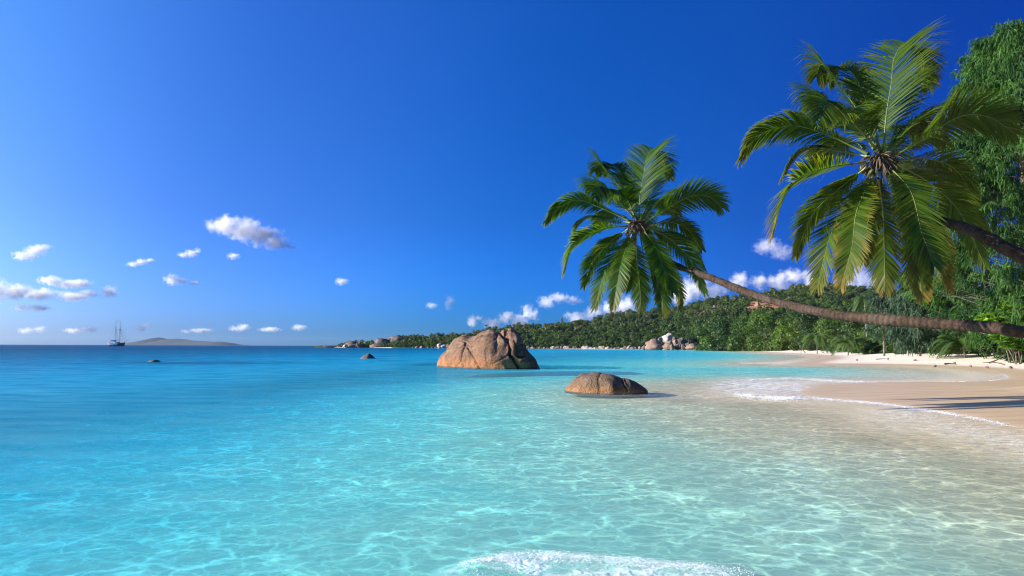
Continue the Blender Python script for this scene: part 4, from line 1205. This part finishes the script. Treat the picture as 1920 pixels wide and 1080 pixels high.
def palm_trunk_mat():
    m, t = material('palm_bark')
    al = t.attr('along'); P = t.objco()
    n = t.noise(P, 9.0, 6, 0.7); n2 = t.noise(P, 2.0, 4, 0.6); n3 = t.noise(P, 30, 4, 0.7)
    ring = t.math('SINE', t.math('ADD', t.math('MULTIPLY', al, 2 * math.pi / 0.13), t.math('MULTIPLY', n2, 6.0)))
    c = t.mix(t.maprange(n, 0.35, 0.65), (0.024, 0.015, 0.010), (0.066, 0.042, 0.029))
    c = t.mix(t.math('MULTIPLY', t.maprange(n2, 0.48, 0.62), 0.5), c, (0.105, 0.076, 0.058))
    c = t.mix(t.math('MULTIPLY', t.maprange(ring, 0.3, 1.0), t.maprange(n2, 0.35, 0.6, 0.1, 0.45)), c, (0.045, 0.028, 0.02))
    c = t.mix(t.math('MULTIPLY', t.maprange(n3, 0.55, 0.7), 0.5), c, (0.04, 0.026, 0.02))
    h = t.math('ADD', t.math('MULTIPLY', ring, -0.25), t.math('ADD', t.math('MULTIPLY', n, 1.4), t.math('MULTIPLY', n3, 0.7)))
    t.out(t.n('ShaderNodeBsdfPrincipled', {'Base Color': c, 'Roughness': 0.9, 'Normal': t.bump(h, 0.9, 0.03), 'Specular IOR Level': 0.2}))
    return m
PTRUNK = palm_trunk_mat()

# fronds in crown pixels: (x, y, away) from the palm's heart at (600, 560)
FRONDS = [
 ([(612, 545, 0), (620, 440, 30), (632, 330, 55), (646, 245, 90), (676, 200, 150), (722, 228, 220), (748, 305, 255)], 150, 0.15, 0.06),
 ([(590, 525, 0), (520, 400, 80), (450, 300, 130), (415, 268, 190), (402, 310, 260)], 122, 0.2, 0.2),
 ([(585, 530, 0), (515, 445, -90), (450, 388, -190), (424, 385, -265), (410, 440, -330)], 130, 0.05, 0.12),
 ([(560, 548, 0), (430, 492, 20), (320, 462, 35), (225, 487, 38), (165, 560, 30)], 88, 0.35, 0.22),
 ([(565, 550, 0), (505, 515, 130), (440, 530, 220), (405, 580, 280)], 80, 0.1, 0.2),
 ([(555, 575, 0), (440, 590, -60), (345, 627, -100), (288, 695, -130), (258, 795, -150)], 118, 0.6, 0.04),
 ([(578, 600, 0), (510, 690, -110), (445, 800, -190), (402, 970, -220)], 92, 0.35, 0.0),
 ([(585, 610, 0), (540, 720, -210), (508, 840, -280), (488, 965, -300)], 70, 0.65, 0.0),
 ([(595, 625, 0), (608, 750, 150), (618, 870, 210), (615, 970, 225)], 85, 0.4, 0.0),
 ([(625, 585, 0), (690, 665, -140), (735, 790, -240), (768, 900, -275)], 95, 0.1, 0.02),
 ([(650, 580, 0), (755, 640, 60), (855, 735, 95), (932, 900, 105)], 84, 0.1, 0.1),
 ([(640, 560, 0), (740, 492, -30), (850, 436, -40), (940, 434, -35), (1012, 488, -25)], 112, 0.1, 0.12),
 ([(640, 615, 0), (695, 750, 140), (722, 890, 200), (735, 1000, 215)], 85, 0.6, 0.0),
 ([(660, 610, 0), (735, 720, 160), (790, 850, 225), (812, 975, 235)], 62, 0.95, 0.0),
 ([(635, 560, 0), (690, 470, 150), (740, 440, 250), (800, 520, 330)], 95, 0.05, 0.15),
 ([(605, 545, 0), (575, 440, 170), (545, 350, 270), (490, 320, 350)], 95, 0.1, 0.15),
 ([(610, 560, 0), (640, 520, 180), (650, 560, 300), (655, 680, 390)], 90, 0.2, 0.1),
 ([(560, 590, 0), (470, 650, 60), (392, 740, 110), (345, 860, 125)], 85, 0.25, 0.08),
 ([(655, 572, 0), (750, 560, 130), (845, 600, 210), (910, 690, 250)], 85, 0.1, 0.12),
 ([(625, 545, 0), (668, 420, 110), (706, 320, 190), (742, 285, 260), (760, 340, 330)], 95, 0.1, 0.1),
 ([(598, 540, 0), (560, 410, 100), (520, 310, 170), (470, 275, 240), (440, 320, 300)], 100, 0.1, 0.12),
 ([(630, 600, 0), (680, 700, -40), (700, 810, -60), (705, 930, -70)], 85, 0.3, 0.0),
 ([(600, 600, 0), (570, 690, 120), (560, 800, 170), (545, 880, 180)], 70, 0.3, 0.0),
]
# a second, inner and shorter ring of fronds between the first
_rx = random.Random(31)
EXTRA = []
for i_ in (1, 3, 6, 10, 11, 2, 14):
    pts_, w_, d_, dr_ = FRONDS[i_]
    a_ = math.radians(_rx.choice([-1, 1]) * _rx.uniform(10, 19)); s_ = _rx.uniform(0.68, 0.9); zo = _rx.uniform(40, 130)
    EXTRA.append(([(600 + ((x - 600) * math.cos(a_) - (y - 565) * math.sin(a_)) * s_, 565 + ((x - 600) * math.sin(a_) + (y - 565) * math.cos(a_)) * s_, z * 0.8 + zo * min(1, q)) for q, (x, y, z) in enumerate(pts_)],
                  w_ * 0.92, d_ * 0.8 + 0.05, dr_ + 0.03))
FRONDS = FRONDS + EXTRA
TWIST = {1: 25, 2: -40, 3: 40, 5: 32, 11: -62, 10: -35, 14: -30, 4: 20, 17: 30, 18: -40}
def frond_geo(rng, P, wid, dry0, droop, heart, twist=0):
    n = 80
    rib = catmull(P, n)
    seg = np.linalg.norm(np.diff(rib, axis=0), axis=1); s = np.concatenate([[0], np.cumsum(seg)]); L = s[-1]
    T = unit(np.gradient(rib, axis=0))
    dirh = rib[-1] - rib[0]; dirh = np.array([dirh[0], dirh[1], 0])
    hv = np.array([P[len(P) // 2][0] - P[0][0], P[len(P) // 2][1] - P[0][1], 0]) + dirh * 0.5
    hv = hv / (np.linalg.norm(hv) + 1e-9)
    Bs = np.cross(hv, [0, 0, 1.0]); Bs /= np.linalg.norm(Bs)
    V, F_, tone, dry = [], [], [], []
    k = 0
    gaps = set()
    for _ in range(rng.integers(2, 5)):
        g0 = rng.uniform(0.2, 0.9); gaps.add((g0, g0 + rng.uniform(0.008, 0.02), rng.choice([-1, 1])))
    for side in (-1, 1):
        pos = 0.10
        while pos < 0.995:
            pos += 0.0074 * rng.uniform(0.75, 1.25)
            if pos >= 0.998: break
            if any(a < pos < b and sd == side for a, b, sd in gaps): continue
            i = min(n - 1, int(pos * (n - 1))); i2 = min(n - 1, i + 1); fr = pos * (n - 1) - i
            p = rib[i] * (1 - fr) + rib[i2] * fr; t_ = T[i]
            prof = min(1.0, 0.30 + (pos - 0.08) / 0.22) * (1.0 if pos < 0.62 else 1 - 0.62 * ((pos - 0.62) / 0.38) ** 1.3)
            ll = wid * prof * rng.uniform(0.88, 1.08)
            b_ = Bs - t_ * Bs.dot(t_); b_ /= np.linalg.norm(b_)
            tw = math.radians(twist) * min(1.0, pos * 2.5); b_ = b_ * math.cos(tw) + np.cross(t_, b_) * math.sin(tw)
            nrm = np.cross(b_, t_)
            if nrm[2] < -0.2 and abs(t_[2]) < 0.8: nrm = -nrm
            ang = math.radians(40 + 28 * pos + rng.uniform(-5, 5)) 
            ang = math.radians(np.interp(pos, [0, 0.3, 0.7, 1], [34, 44, 54, 70]) + rng.uniform(-4, 4))
            d = b_ * side * math.cos(ang) + t_ * math.sin(ang) + nrm * rng.uniform(0.02, 0.16)
            d /= np.linalg.norm(d)
            w_ = 0.0195 + 0.005 * rng.uniform(-1, 1); w_ *= 0.7 + 0.3 * prof
            wv = t_ - d * t_.dot(d); wv /= np.linalg.norm(wv) + 1e-9
            wv = wv * 0.85 + nrm * 0.5 * side * rng.uniform(-0.3, 0.6); wv /= np.linalg.norm(wv)
            g = np.array([0, 0, -1.0])
            dr = droop + rng.uniform(0, 0.05)
            if rng.uniform() < 0.04: dr += 0.35
            base = 4 + 0
            pts = [p]
            dd = d.copy()
            for q in range(4):
                dd = dd + g * dr * (0.25 + 0.35 * q); dd /= np.linalg.norm(dd)
                pts.append(pts[-1] + dd * ll / 4)
            ws = [0.55, 1.0, 0.92, 0.6, 0.06]
            for pt, ww in zip(pts, ws): V += [pt - wv * w_ * ww, pt + wv * w_ * ww]
            for q in range(4): F_.append((k + 2 * q, k + 2 * q + 1, k + 2 * q + 3, k + 2 * q + 2))
            k += 10
            tn = float(np.clip(rng.normal(0.45, 0.2), 0, 1))
            tone += [tn] * 10
            tipdry = np.clip((pos - 0.72) / 0.28, 0, 1) * dry0 * 1.3 + (rng.uniform() < 0.04) * 0.6
            for q in range(5): dry += [min(1, tipdry * (0.5 + 0.5 * q / 4) + dry0 * 0.9 * (q / 4) ** 3)] * 2
    rv, rf = tube(rib, np.interp(np.linspace(0, 1, n), [0, 0.06, 0.3, 1], [0.045, 0.022, 0.012, 0.004]), 5)
    return np.array(V), np.array(F_), tone, dry, rv, rf

def coconut_palm(heart_px, depth, mpp, trunk_px, trunk_world, r_pts, label, seed, leafmat, dryk=1.0):
    rng = np.random.default_rng(seed)
    heart = at(heart_px[0], heart_px[1], depth); ppu = mpp * F / depth
    tp = [at(a, b, d) for a, b, d in trunk_px] + [np.array(q, float) for q in trunk_world]
    basep = tp[-1]
    e = empty('coconut_palm', basep); tag(e, label, 'palm', 'leaning coconut palms')
    path = catmull([heart + np.array([0.02, 0, -0.02])] + tp, 240)
    npx = np.linspace(0, 1, len(r_pts)); rad = np.interp(np.linspace(0, 1, 240), npx, r_pts)
    ang = np.linspace(0, 2 * math.pi, 20, endpoint=False)
    V, F_ = tube(path, rad, 20)
    sl_ = np.concatenate([[0], np.cumsum(np.linalg.norm(np.diff(path, axis=0), axis=1))])
    along = np.repeat(sl_, 20)
    # leaf scars: shallow uneven rings and bumps on the trunk
    cen = np.repeat(path, 20, axis=0); outv = unit(V - cen)
    bump = 0.006 * np.sin(along * 2 * math.pi / 0.14 + 2 * np.sin(along * 3)) + np.array([0.012 * mnoise.noise(Vector(v) * 5) + 0.022 * mnoise.noise(Vector(v) * 1.1) + 0.010 * mnoise.noise(Vector(v) * 11) for v in V])
    V = V + outv * bump[:, None]
    mesh_obj('trunk', V, F_, PTRUNK, e, dict(along=along), True, basep)
    for fi, (pts, wpx, dry0, droop) in enumerate(FRONDS):
        P = []
        for x_, y_, z_ in pts:
            P.append(at(heart_px[0] + (x_ - 600) * ppu, heart_px[1] + (y_ - 560) * ppu, depth + z_ * mpp))
        P = np.array(P)
        P[1:] += rng.normal(size=P[1:].shape) * 0.03
        V, F_, tone, dry, rv, rf = frond_geo(rng, P, wpx * mpp * 1.12, min(1, dry0 * dryk), droop, heart, TWIST.get(fi, 0))
        fo = mesh_obj('frond', V, F_, leafmat, e, dict(tone=tone, dry=dry), False, basep)
        mesh_obj('midrib', rv, rf, RIB, fo, None, True, basep)
    # fibre sheaths and spent stalks round the heart
    g = Geo()
    for i in range(80):
        a = rng.uniform(0, 6.28); d = unit(np.array([math.cos(a), math.sin(a), rng.uniform(-1.4, 0.7)]))
        p0 = heart + d * 0.05; ll = rng.uniform(0.18, 0.5)
        g.tube(catmull([p0, p0 + d * ll * 0.6, p0 + d * ll + np.array([0, 0, -0.25 * ll])], 5), np.linspace(0.032, 0.006, 5), 5)
    for i in range(16):       # hanging spent flower stalks below the heart
        a = rng.uniform(0, 6.28); d = np.array([math.cos(a) * .35, math.sin(a) * .35, -1.0]); ll = rng.uniform(0.5, 1.3)
        p0 = heart + np.array([math.cos(a), math.sin(a), -0.5]) * 0.15
        g.tube(catmull([p0, p0 + d * ll * 0.5, p0 + d * ll], 5), np.linspace(0.02, 0.006, 5), 4)
    g.obj('fibre', FIB, e, basep)
    for i in range(5):
        a = 0.3 + i * 0.62 + rng.uniform(-.2, .2); rr_ = rng.uniform(0.2, 0.36)
        c = heart + np.array([math.cos(a) * rr_, math.sin(a) * rr_ + 0.12, rng.uniform(-0.4, -0.05)])
        uu = np.linspace(0, math.pi, 9); vv = np.linspace(0, 2 * math.pi, 12, endpoint=False)
        Vn = np.array([[math.sin(u) * math.cos(v) * 0.095 * (1 + .06 * math.cos(3 * v)), math.sin(u) * math.sin(v) * 0.095 * (1 + .06 * math.cos(3 * v)), math.cos(u) * 0.13 * (1 + 0.1 * math.cos(u))] for u in uu for v in vv]) + c
        Fn = [(i2 * 12 + j, i2 * 12 + (j + 1) % 12, (i2 + 1) * 12 + (j + 1) % 12, (i2 + 1) * 12 + j) for i2 in range(8) for j in range(12)]
        mesh_obj('coconut', Vn, Fn, NUT, e, None, True, basep)
    return e

D1 = 24.0; M1 = D1 / F / 2.571
coconut_palm((960 + 600 / 2.571, 200 + 560 / 2.571), D1, M1,
             [(1218, 445, 24.3), (1258, 492, 23.7), (1330, 520, 21.8), (1400, 548, 20.4), (1470, 570, 19.0), (1560, 589, 17.4), (1650, 599, 16.2), (1760, 607, 15.2), (1850, 614, 14.5), (1920, 623, 14.0)],
             [(13.4, 13.3, 1.75), (16.5, 12.9, 1.0), (20.5, 12.6, 0.25), (21.5, 12.5, -0.2)],
             [0.10, 0.10, 0.10, 0.103, 0.11, 0.115, 0.12, 0.123, 0.125, 0.127, 0.13, 0.14, 0.16, 0.2, 0.22],
             'coconut palm whose long trunk runs low across the beach, crown above the hill', 801, PL1, 0.8)
D2 = 16.0; M2 = D2 / F / 2.0375 * 1.22
coconut_palm((1360 + 590 / 2.0375, 30 + 540 / 2.0375), D2, M2 * 1.0,
             [(1690, 345, 15.9), (1742, 404, 15.7), (1800, 424, 15.3), (1860, 450, 14.9), (1920, 481, 14.5)],
             [(13.8, 13.8, 2.6), (17.3, 13.0, 1.3), (20.0, 12.4, 0.3), (20.8, 12.2, -0.2)],
             [0.10, 0.105, 0.11, 0.122, 0.135, 0.15, 0.16, 0.18, 0.2, 0.22],
             'coconut palm with the larger higher crown, its trunk slanting out of the right edge', 802, PL2, 1.1)
# ------------------------------------------------------------------ far island
isl = [(236, 647.2), (243, 645.8), (255, 643), (266, 640.5), (275, 638.2), (290, 634.6), (297, 632.4), (304, 633.6), (314, 637), (322, 635.6), (330, 634.6), (345, 636), (360, 638.4), (372, 638.8), (385, 639.6), (400, 640.8), (412, 640.3), (422, 641.4), (430, 643.6), (440, 647.4)]
ID = 7400.0
n_u, n_v = 110, 30
V = []
for i in range(n_u):
    px_ = 236 + 204 * i / (n_u - 1); py_ = np.interp(px_, [a for a, _ in isl], [b for _, b in isl])
    p = at(px_, py_, ID); H = max(1.5, p[2])
    for j in range(n_v):
        v = -1 + 2 * j / (n_v - 1)
        prof = max(0, 1 - abs(v) ** 1.4)
        V.append((p[0] + 10 * math.sin(j), ID + v * 600, -3 + (H + 3) * prof * (1 + 0.35 * float(fbm(p[0] * 0.012, v * 4, 77)) * (1 - prof))))
isl_m, t = material('island_scrub')
nz = t.noise(t.pos(), 0.012, 6, 0.7)
t.out(t.n('ShaderNodeBsdfPrincipled', {'Base Color': t.mix(t.maprange(nz, 0.45, 0.7), (0.016, 0.02, 0.024), (0.042, 0.037, 0.036)), 'Roughness': 1.0, 'Normal': t.bump(nz, 1.0, 12.0)}))
io = mesh_obj('island', np.array(V), grid_faces(n_u, n_v), isl_m)
tag(io, 'low grey brown island on the horizon right of the schooner', 'island', kind='structure')

# ------------------------------------------------------------------ schooner
SD = 1000.0
so_ = at(219, 648.5, SD); so_[2] = 0
ship = empty('schooner', so_); tag(ship, 'two masted schooner with bare masts anchored on the horizon', 'sailing ship')
WHITE = simple_mat('ship_white', (0.75, 0.75, 0.74), 0.5, 0.05)
NAVY = simple_mat('ship_dark', (0.02, 0.024, 0.035), 0.4, 0.1)
WOOD = simple_mat('ship_wood', (0.10, 0.07, 0.05), 0.6, 0.2)
ROPE = simple_mat('ship_rope', (0.06, 0.055, 0.05), 0.8, 0.1)
def sp(px_, py_, dy=0.0):
    q = at(px_, py_, SD); return np.array([q[0], SD + dy, q[2]])
st = np.linspace(0, 1, 25)
Vh, ring = [], 9
sx0, sx1 = sp(204, 640)[0], sp(233.5, 640)[0]
for s in st:
    x_ = sx0 + (sx1 - sx0) * s
    dk = np.interp(s, [0, 0.25, 0.6, 1], [5.2, 3.9, 3.9, 5.6])
    hb = 3.1 * (np.interp(s, [0, 0.08, 0.45, 0.8, 1], [0.62, 0.8, 1, 0.72, 0.04]))
    for j in range(ring):
        a = -1 + 2 * j / (ring - 1)
        zz = -1.2 + (dk + 1.2) * abs(a) ** 1.6 if abs(a) > 0 else -1.2
        yy = math.copysign(hb * min(1, abs(a) ** 0.55), a)
        Vh.append((x_ + (1.1 * (zz / dk) if s > 0.9 else 0) - (0.6 * zz / dk if s < 0.05 else 0), SD + yy, zz))
hull_f = [tuple(q) for q in grid_faces(len(st), ring)]
hull_m, t = material('ship_hull')
xo = t.n('ShaderNodeSeparateXYZ', {0: t.objco()})
lowm = t.math('MAXIMUM', t.maprange(xo.outputs[2], 1.3, 1.5, 1, 0, 'LINEAR'), t.maprange(xo.outputs[0], 1.5, 2.0, 0, 1, 'LINEAR'))
t.out(t.n('ShaderNodeBsdfPrincipled', {'Base Color': t.mix(lowm, (0.62, 0.63, 0.64), (0.012, 0.015, 0.025)), 'Roughness': 0.4}))
hull = mesh_obj('hull', np.array(Vh), hull_f, hull_m, ship, None, True, so_)
g = Geo(); dkz = []
for s in st[:-1]: pass
dV = []; 
for i, s in enumerate(st):
    a = Vh[i * ring]; b = Vh[i * ring + ring - 1]
    dV += [(a[0], a[1] * 1.0, a[2] - 0.45), (b[0], b[1], b[2] - 0.45)]
mesh_obj('deck', np.array(dV), [(2 * i, 2 * i + 1, 2 * i + 3, 2 * i + 2) for i in range(len(st) - 1)], WOOD, ship, None, False, so_)
c = sp(211.8, 639.3)
Geo().box((c[0], SD, c[2]), (6.4, 3.6, 2.2)).obj('deckhouse', WHITE, ship, so_, False)
Geo().box((c[0] - 0.2, SD, c[2] + 1.25), (7.2, 4.4, 0.22)).obj('awning', WHITE, ship, so_, False)
c2 = sp(221, 642.2); Geo().box((c2[0], SD, 5.0), (4.0, 2.6, 1.5)).obj('deckhouse', NAVY, ship, so_, False)
for mx, topy, cr in ((217.4, 598, 615), (225.0, 600.3, 617.8)):
    b = sp(mx, 641); t1 = sp(mx, cr - 4); t2 = sp(mx + 0.3, topy); b[2] = 3.0
    mo = Geo().tube([b, (b + t1) / 2, t1], [0.42, 0.38, 0.3], 8).tube([sp(mx + .15, cr + 2), t2], [0.24, 0.1], 6).obj('mast', WOOD, ship, so_)
    cc = sp(mx, cr)
    Geo().box(cc, (2.2, 2.6, 0.5)).obj('crosstree', NAVY, mo, so_, False)
Geo().tube([sp(232, 642.5), sp(239.6, 637.6)], [0.32, 0.14], 6).obj('bowsprit', WOOD, ship, so_)
Geo().tube([sp(218, 638.6), sp(205, 638.0)], [0.3, 0.2], 6).obj('boom', WHITE, ship, so_)
Geo().tube([sp(225.5, 639.4), sp(218.5, 639.0)], [0.28, 0.2], 6).obj('boom', WOOD, ship, so_)
Geo().tube([sp(219.5, 619.8), sp(233.2, 620.6)], [0.17, 0.12], 6).obj('yard', WOOD, ship, so_)
rg = Geo()
for a, b in [((217.4, 615), (211, 640)), ((217.4, 615), (213, 641)), ((217.4, 602), (204.5, 640)), ((217.5, 615), (222, 642)), ((225, 617.8), (230, 642)), ((225, 617.8), (221.5, 642)), ((225.2, 603), (239, 638)), ((225, 617.8), (236, 640)), ((225.1, 610), (233, 642)), ((217.5, 600), (225.2, 604)), ((220.8, 627), (220.8, 641))]:
    for dy in ((-2.4, 2.4) if b[1] >= 641 else (0,)):
        p0 = sp(*a); p1 = sp(*b, dy)
        rg.tube([p0, p1], [0.07, 0.07], 4)
rg.obj('rigging', ROPE, ship, so_)

# ------------------------------------------------------------------ clouds
CD = 11500.0
def cloud(lobes, label, seed, k=1.0, soft=1.1, D=CD, fine=1.0):
    """a body of vapour: overlapping round masses, frayed by noise"""
    C = np.array([at(a, b, D) for a, b, _, _ in lobes])
    Rr = np.array([(rx / F * D, (rx * 0.45 + ry * 0.55) / F * D, ry / F * D) for _, _, rx, ry in lobes])
    org = C.mean(0); Cl = C - org
    rngc = random.Random(seed)
    Cl[:, 1] += [rngc.uniform(-0.3, 0.3) * Rr[i, 0] for i in range(len(lobes))]
    bm = bmesh.new()
    for c, r in zip(Cl, Rr):
        ret = bmesh.ops.create_icosphere(bm, subdivisions=3, radius=1.0)
        for v in ret['verts']: v.co = Vector((v.co.x * r[0] * 1.12 + c[0], v.co.y * r[1] * 1.12 + c[1], v.co.z * r[2] * 1.12 + c[2]))
    me = bpy.data.meshes.new('cloud'); bm.to_mesh(me); bm.free()
    o = bpy.data.objects.new('cloud', me); COL.objects.link(o); o.location = org
    md = o.modifiers.new('merge', 'REMESH'); md.mode = 'VOXEL'; md.voxel_size = float(Rr.min()) / 5; 
    m, t = material('cloud_vapour')
    P = t.objco()
    rm = float(np.median(Rr[:, 2]))
    wv = t.noise(P, 0.55 / rm, 2, 0.5)
    Pw = t.vmath('ADD', P, t.vmath('SCALE', t.vmath('SUBTRACT', wv.outputs['Color'], (0.5, 0.5, 0.5)), rm * 0.9))
    f = None
    for c, r in zip(Cl, Rr):
        q = t.vmath('DIVIDE', t.vmath('SUBTRACT', Pw, tuple(c)), tuple(r))
        v = t.math('SUBTRACT', 1.0, t.vmath('LENGTH', q))
        f = v if f is None else t.math('SMOOTH_MAX', f, v, 0.15)
    n = t.noise(P, 1.7 / rm * fine, 6, 0.66)
    f = t.math('ADD', f, t.math('MULTIPLY', t.math('SUBTRACT', n, 0.49), 2.4))
    dens = t.maprange(f, 0.10, 0.10 + soft)
    vol = t.n('ShaderNodeVolumePrincipled', {'Color': (1, 1, 1), 'Anisotropy': 0.0})
    t.set(vol.inputs['Density'], t.math('MULTIPLY', dens, (0.3 + k) * 1.6 / rm))
    t.out(None, vol)
    me.materials.append(m)
    tag(o, label, 'cloud', 'small fair weather clouds')
    return o
cloud([(425, 425, 38, 22), (455, 428, 40, 25), (490, 440, 42, 24), (520, 456, 32, 15), (545, 462, 16, 8)], 'largest white cloud of the left sky, thick and tapering to the right', 1, 1.3)
cloud([(40, 478, 26, 12), (62, 470, 24, 13), (84, 464, 22, 8)], 'small slanting white cloud high at the left edge', 2, 0.8)
cloud([(252, 496, 16, 6), (266, 491, 16, 7), (282, 488, 12, 5)], 'thin slanting wisp of cloud left of the largest cloud', 3, 0.6)
cloud([(345, 478, 15, 6), (360, 476, 16, 9), (370, 470, 8, 8)], 'little ragged cloud just below left of the largest cloud', 4, 0.6)
cloud([(322, 524, 18, 13), (340, 527, 16, 8), (364, 530, 13, 6)], 'small round cloud with a trailing tail above the far island', 5, 0.55)
cloud([(437, 480, 15, 8)], 'tiny faint puff under the largest cloud', 6, 0.45)
cloud([(641, 528, 16, 8)], 'tiny lone puff in the middle of the sky', 7, 0.6)
cloud([(98, 527, 26, 11), (125, 532, 30, 10), (155, 532, 24, 10)], 'long white cloud lying above the cloud bank at the left edge', 8, 0.9)
cloud([(-10, 545, 34, 26), (35, 548, 36, 18), (80, 552, 40, 13), (130, 555, 40, 11), (170, 552, 26, 9), (205, 547, 20, 14)], 'broad low cloud bank running in from the left edge', 9, 0.9)
cloud([(70, 577, 30, 8), (40, 576, 20, 7)], 'faint streak of cloud below the bank at the left edge', 10, 0.3)
cloud([(50, 620, 20, 7), (75, 617, 14, 9)], 'pale low cloud near the horizon at the far left', 11, 0.3)
cloud([(140, 620, 24, 6), (165, 617, 20, 7)], 'pale flat cloud near the horizon left of the schooner', 12, 0.4)
cloud([(266, 616, 12, 8), (277, 608, 12, 6)], 'small slanting cloud above the left end of the island', 13, 0.4)
cloud([(380, 620, 26, 6), (350, 621, 14, 5)], 'flat pale cloud above the right end of the island', 14, 0.35)
cloud([(440, 617, 16, 7), (458, 614, 16, 8), (505, 618, 26, 6)], 'low pale cloud right of the island', 15, 0.4)
cloud([(562, 614, 18, 7)], 'small pale puff near the horizon in open sky', 16, 0.4)
cloud([(843, 566, 12, 16)], 'small upright puff of cloud above the headland', 17, 0.55)
cloud([(810, 573, 14, 7)], 'very faint wisp beside the upright puff', 18, 0.3)
cloud([(886, 602, 12, 13), (898, 596, 10, 8)], 'small cloud at the left foot of the clouds behind the hill', 19, 0.7)
cloud([(925, 606, 24, 14), (950, 596, 22, 14), (975, 602, 24, 16), (988, 586, 15, 20), (1003, 590, 12, 14)], 'heaped white cloud rising behind the hill over the huge boulder', 20, 0.8)
cloud([(1025, 566, 22, 14), (1050, 558, 28, 12), (1075, 562, 20, 10)], 'soft pale cloud behind the left fronds of the smaller palm', 21, 0.35)
cloud([(1085, 594, 30, 14), (1115, 586, 26, 16), (1145, 580, 30, 20), (1178, 574, 30, 24)], 'white cloud behind the hill under the smaller palm', 22, 0.8)
cloud([(1285, 548, 34, 30), (1315, 540, 30, 28), (1345, 548, 30, 24), (1386, 528, 22, 20), (1425, 527, 24, 20), (1460, 530, 28, 20), (1490, 518, 32, 20), (1520, 530, 26, 24)], 'long bank of bright heaped cloud above the hill crest behind the trunk', 23, 1.1)
cloud([(1612, 520, 24, 40), (1590, 535, 30, 30), (1640, 540, 30, 30)], 'bright cloud glimpsed between the hanging fronds of the tall palm', 24, 1.0)
cloud([(1440, 462, 34, 18), (1470, 472, 30, 16)], 'faint veil of cloud left of the tall palm crown', 25, 0.22)
scene.cycles.volume_step_rate = 0.6
scene.cycles.volume_max_steps = 256

# ------------------------------------------------------------------ the air
hz = 9300.0
Vb = [(x_, y_, z_) for x_ in (-hz, hz) for y_ in (-hz, hz) for z_ in (-32.5, 105.0)]
hm, t = material('air')
t.out(None, t.n('ShaderNodeVolumePrincipled', {'Color': (0.55, 0.78, 1.0), 'Density': 0.00002, 'Anisotropy': 0.1}))
ho = mesh_obj('haze', Vb, [(0, 1, 3, 2), (4, 6, 7, 5), (0, 4, 5, 1), (2, 3, 7, 6), (0, 2, 6, 4), (1, 5, 7, 3)], hm, None, None, False)
tag(ho, 'thin pale blue sea haze filling the air', 'haze', kind='stuff')
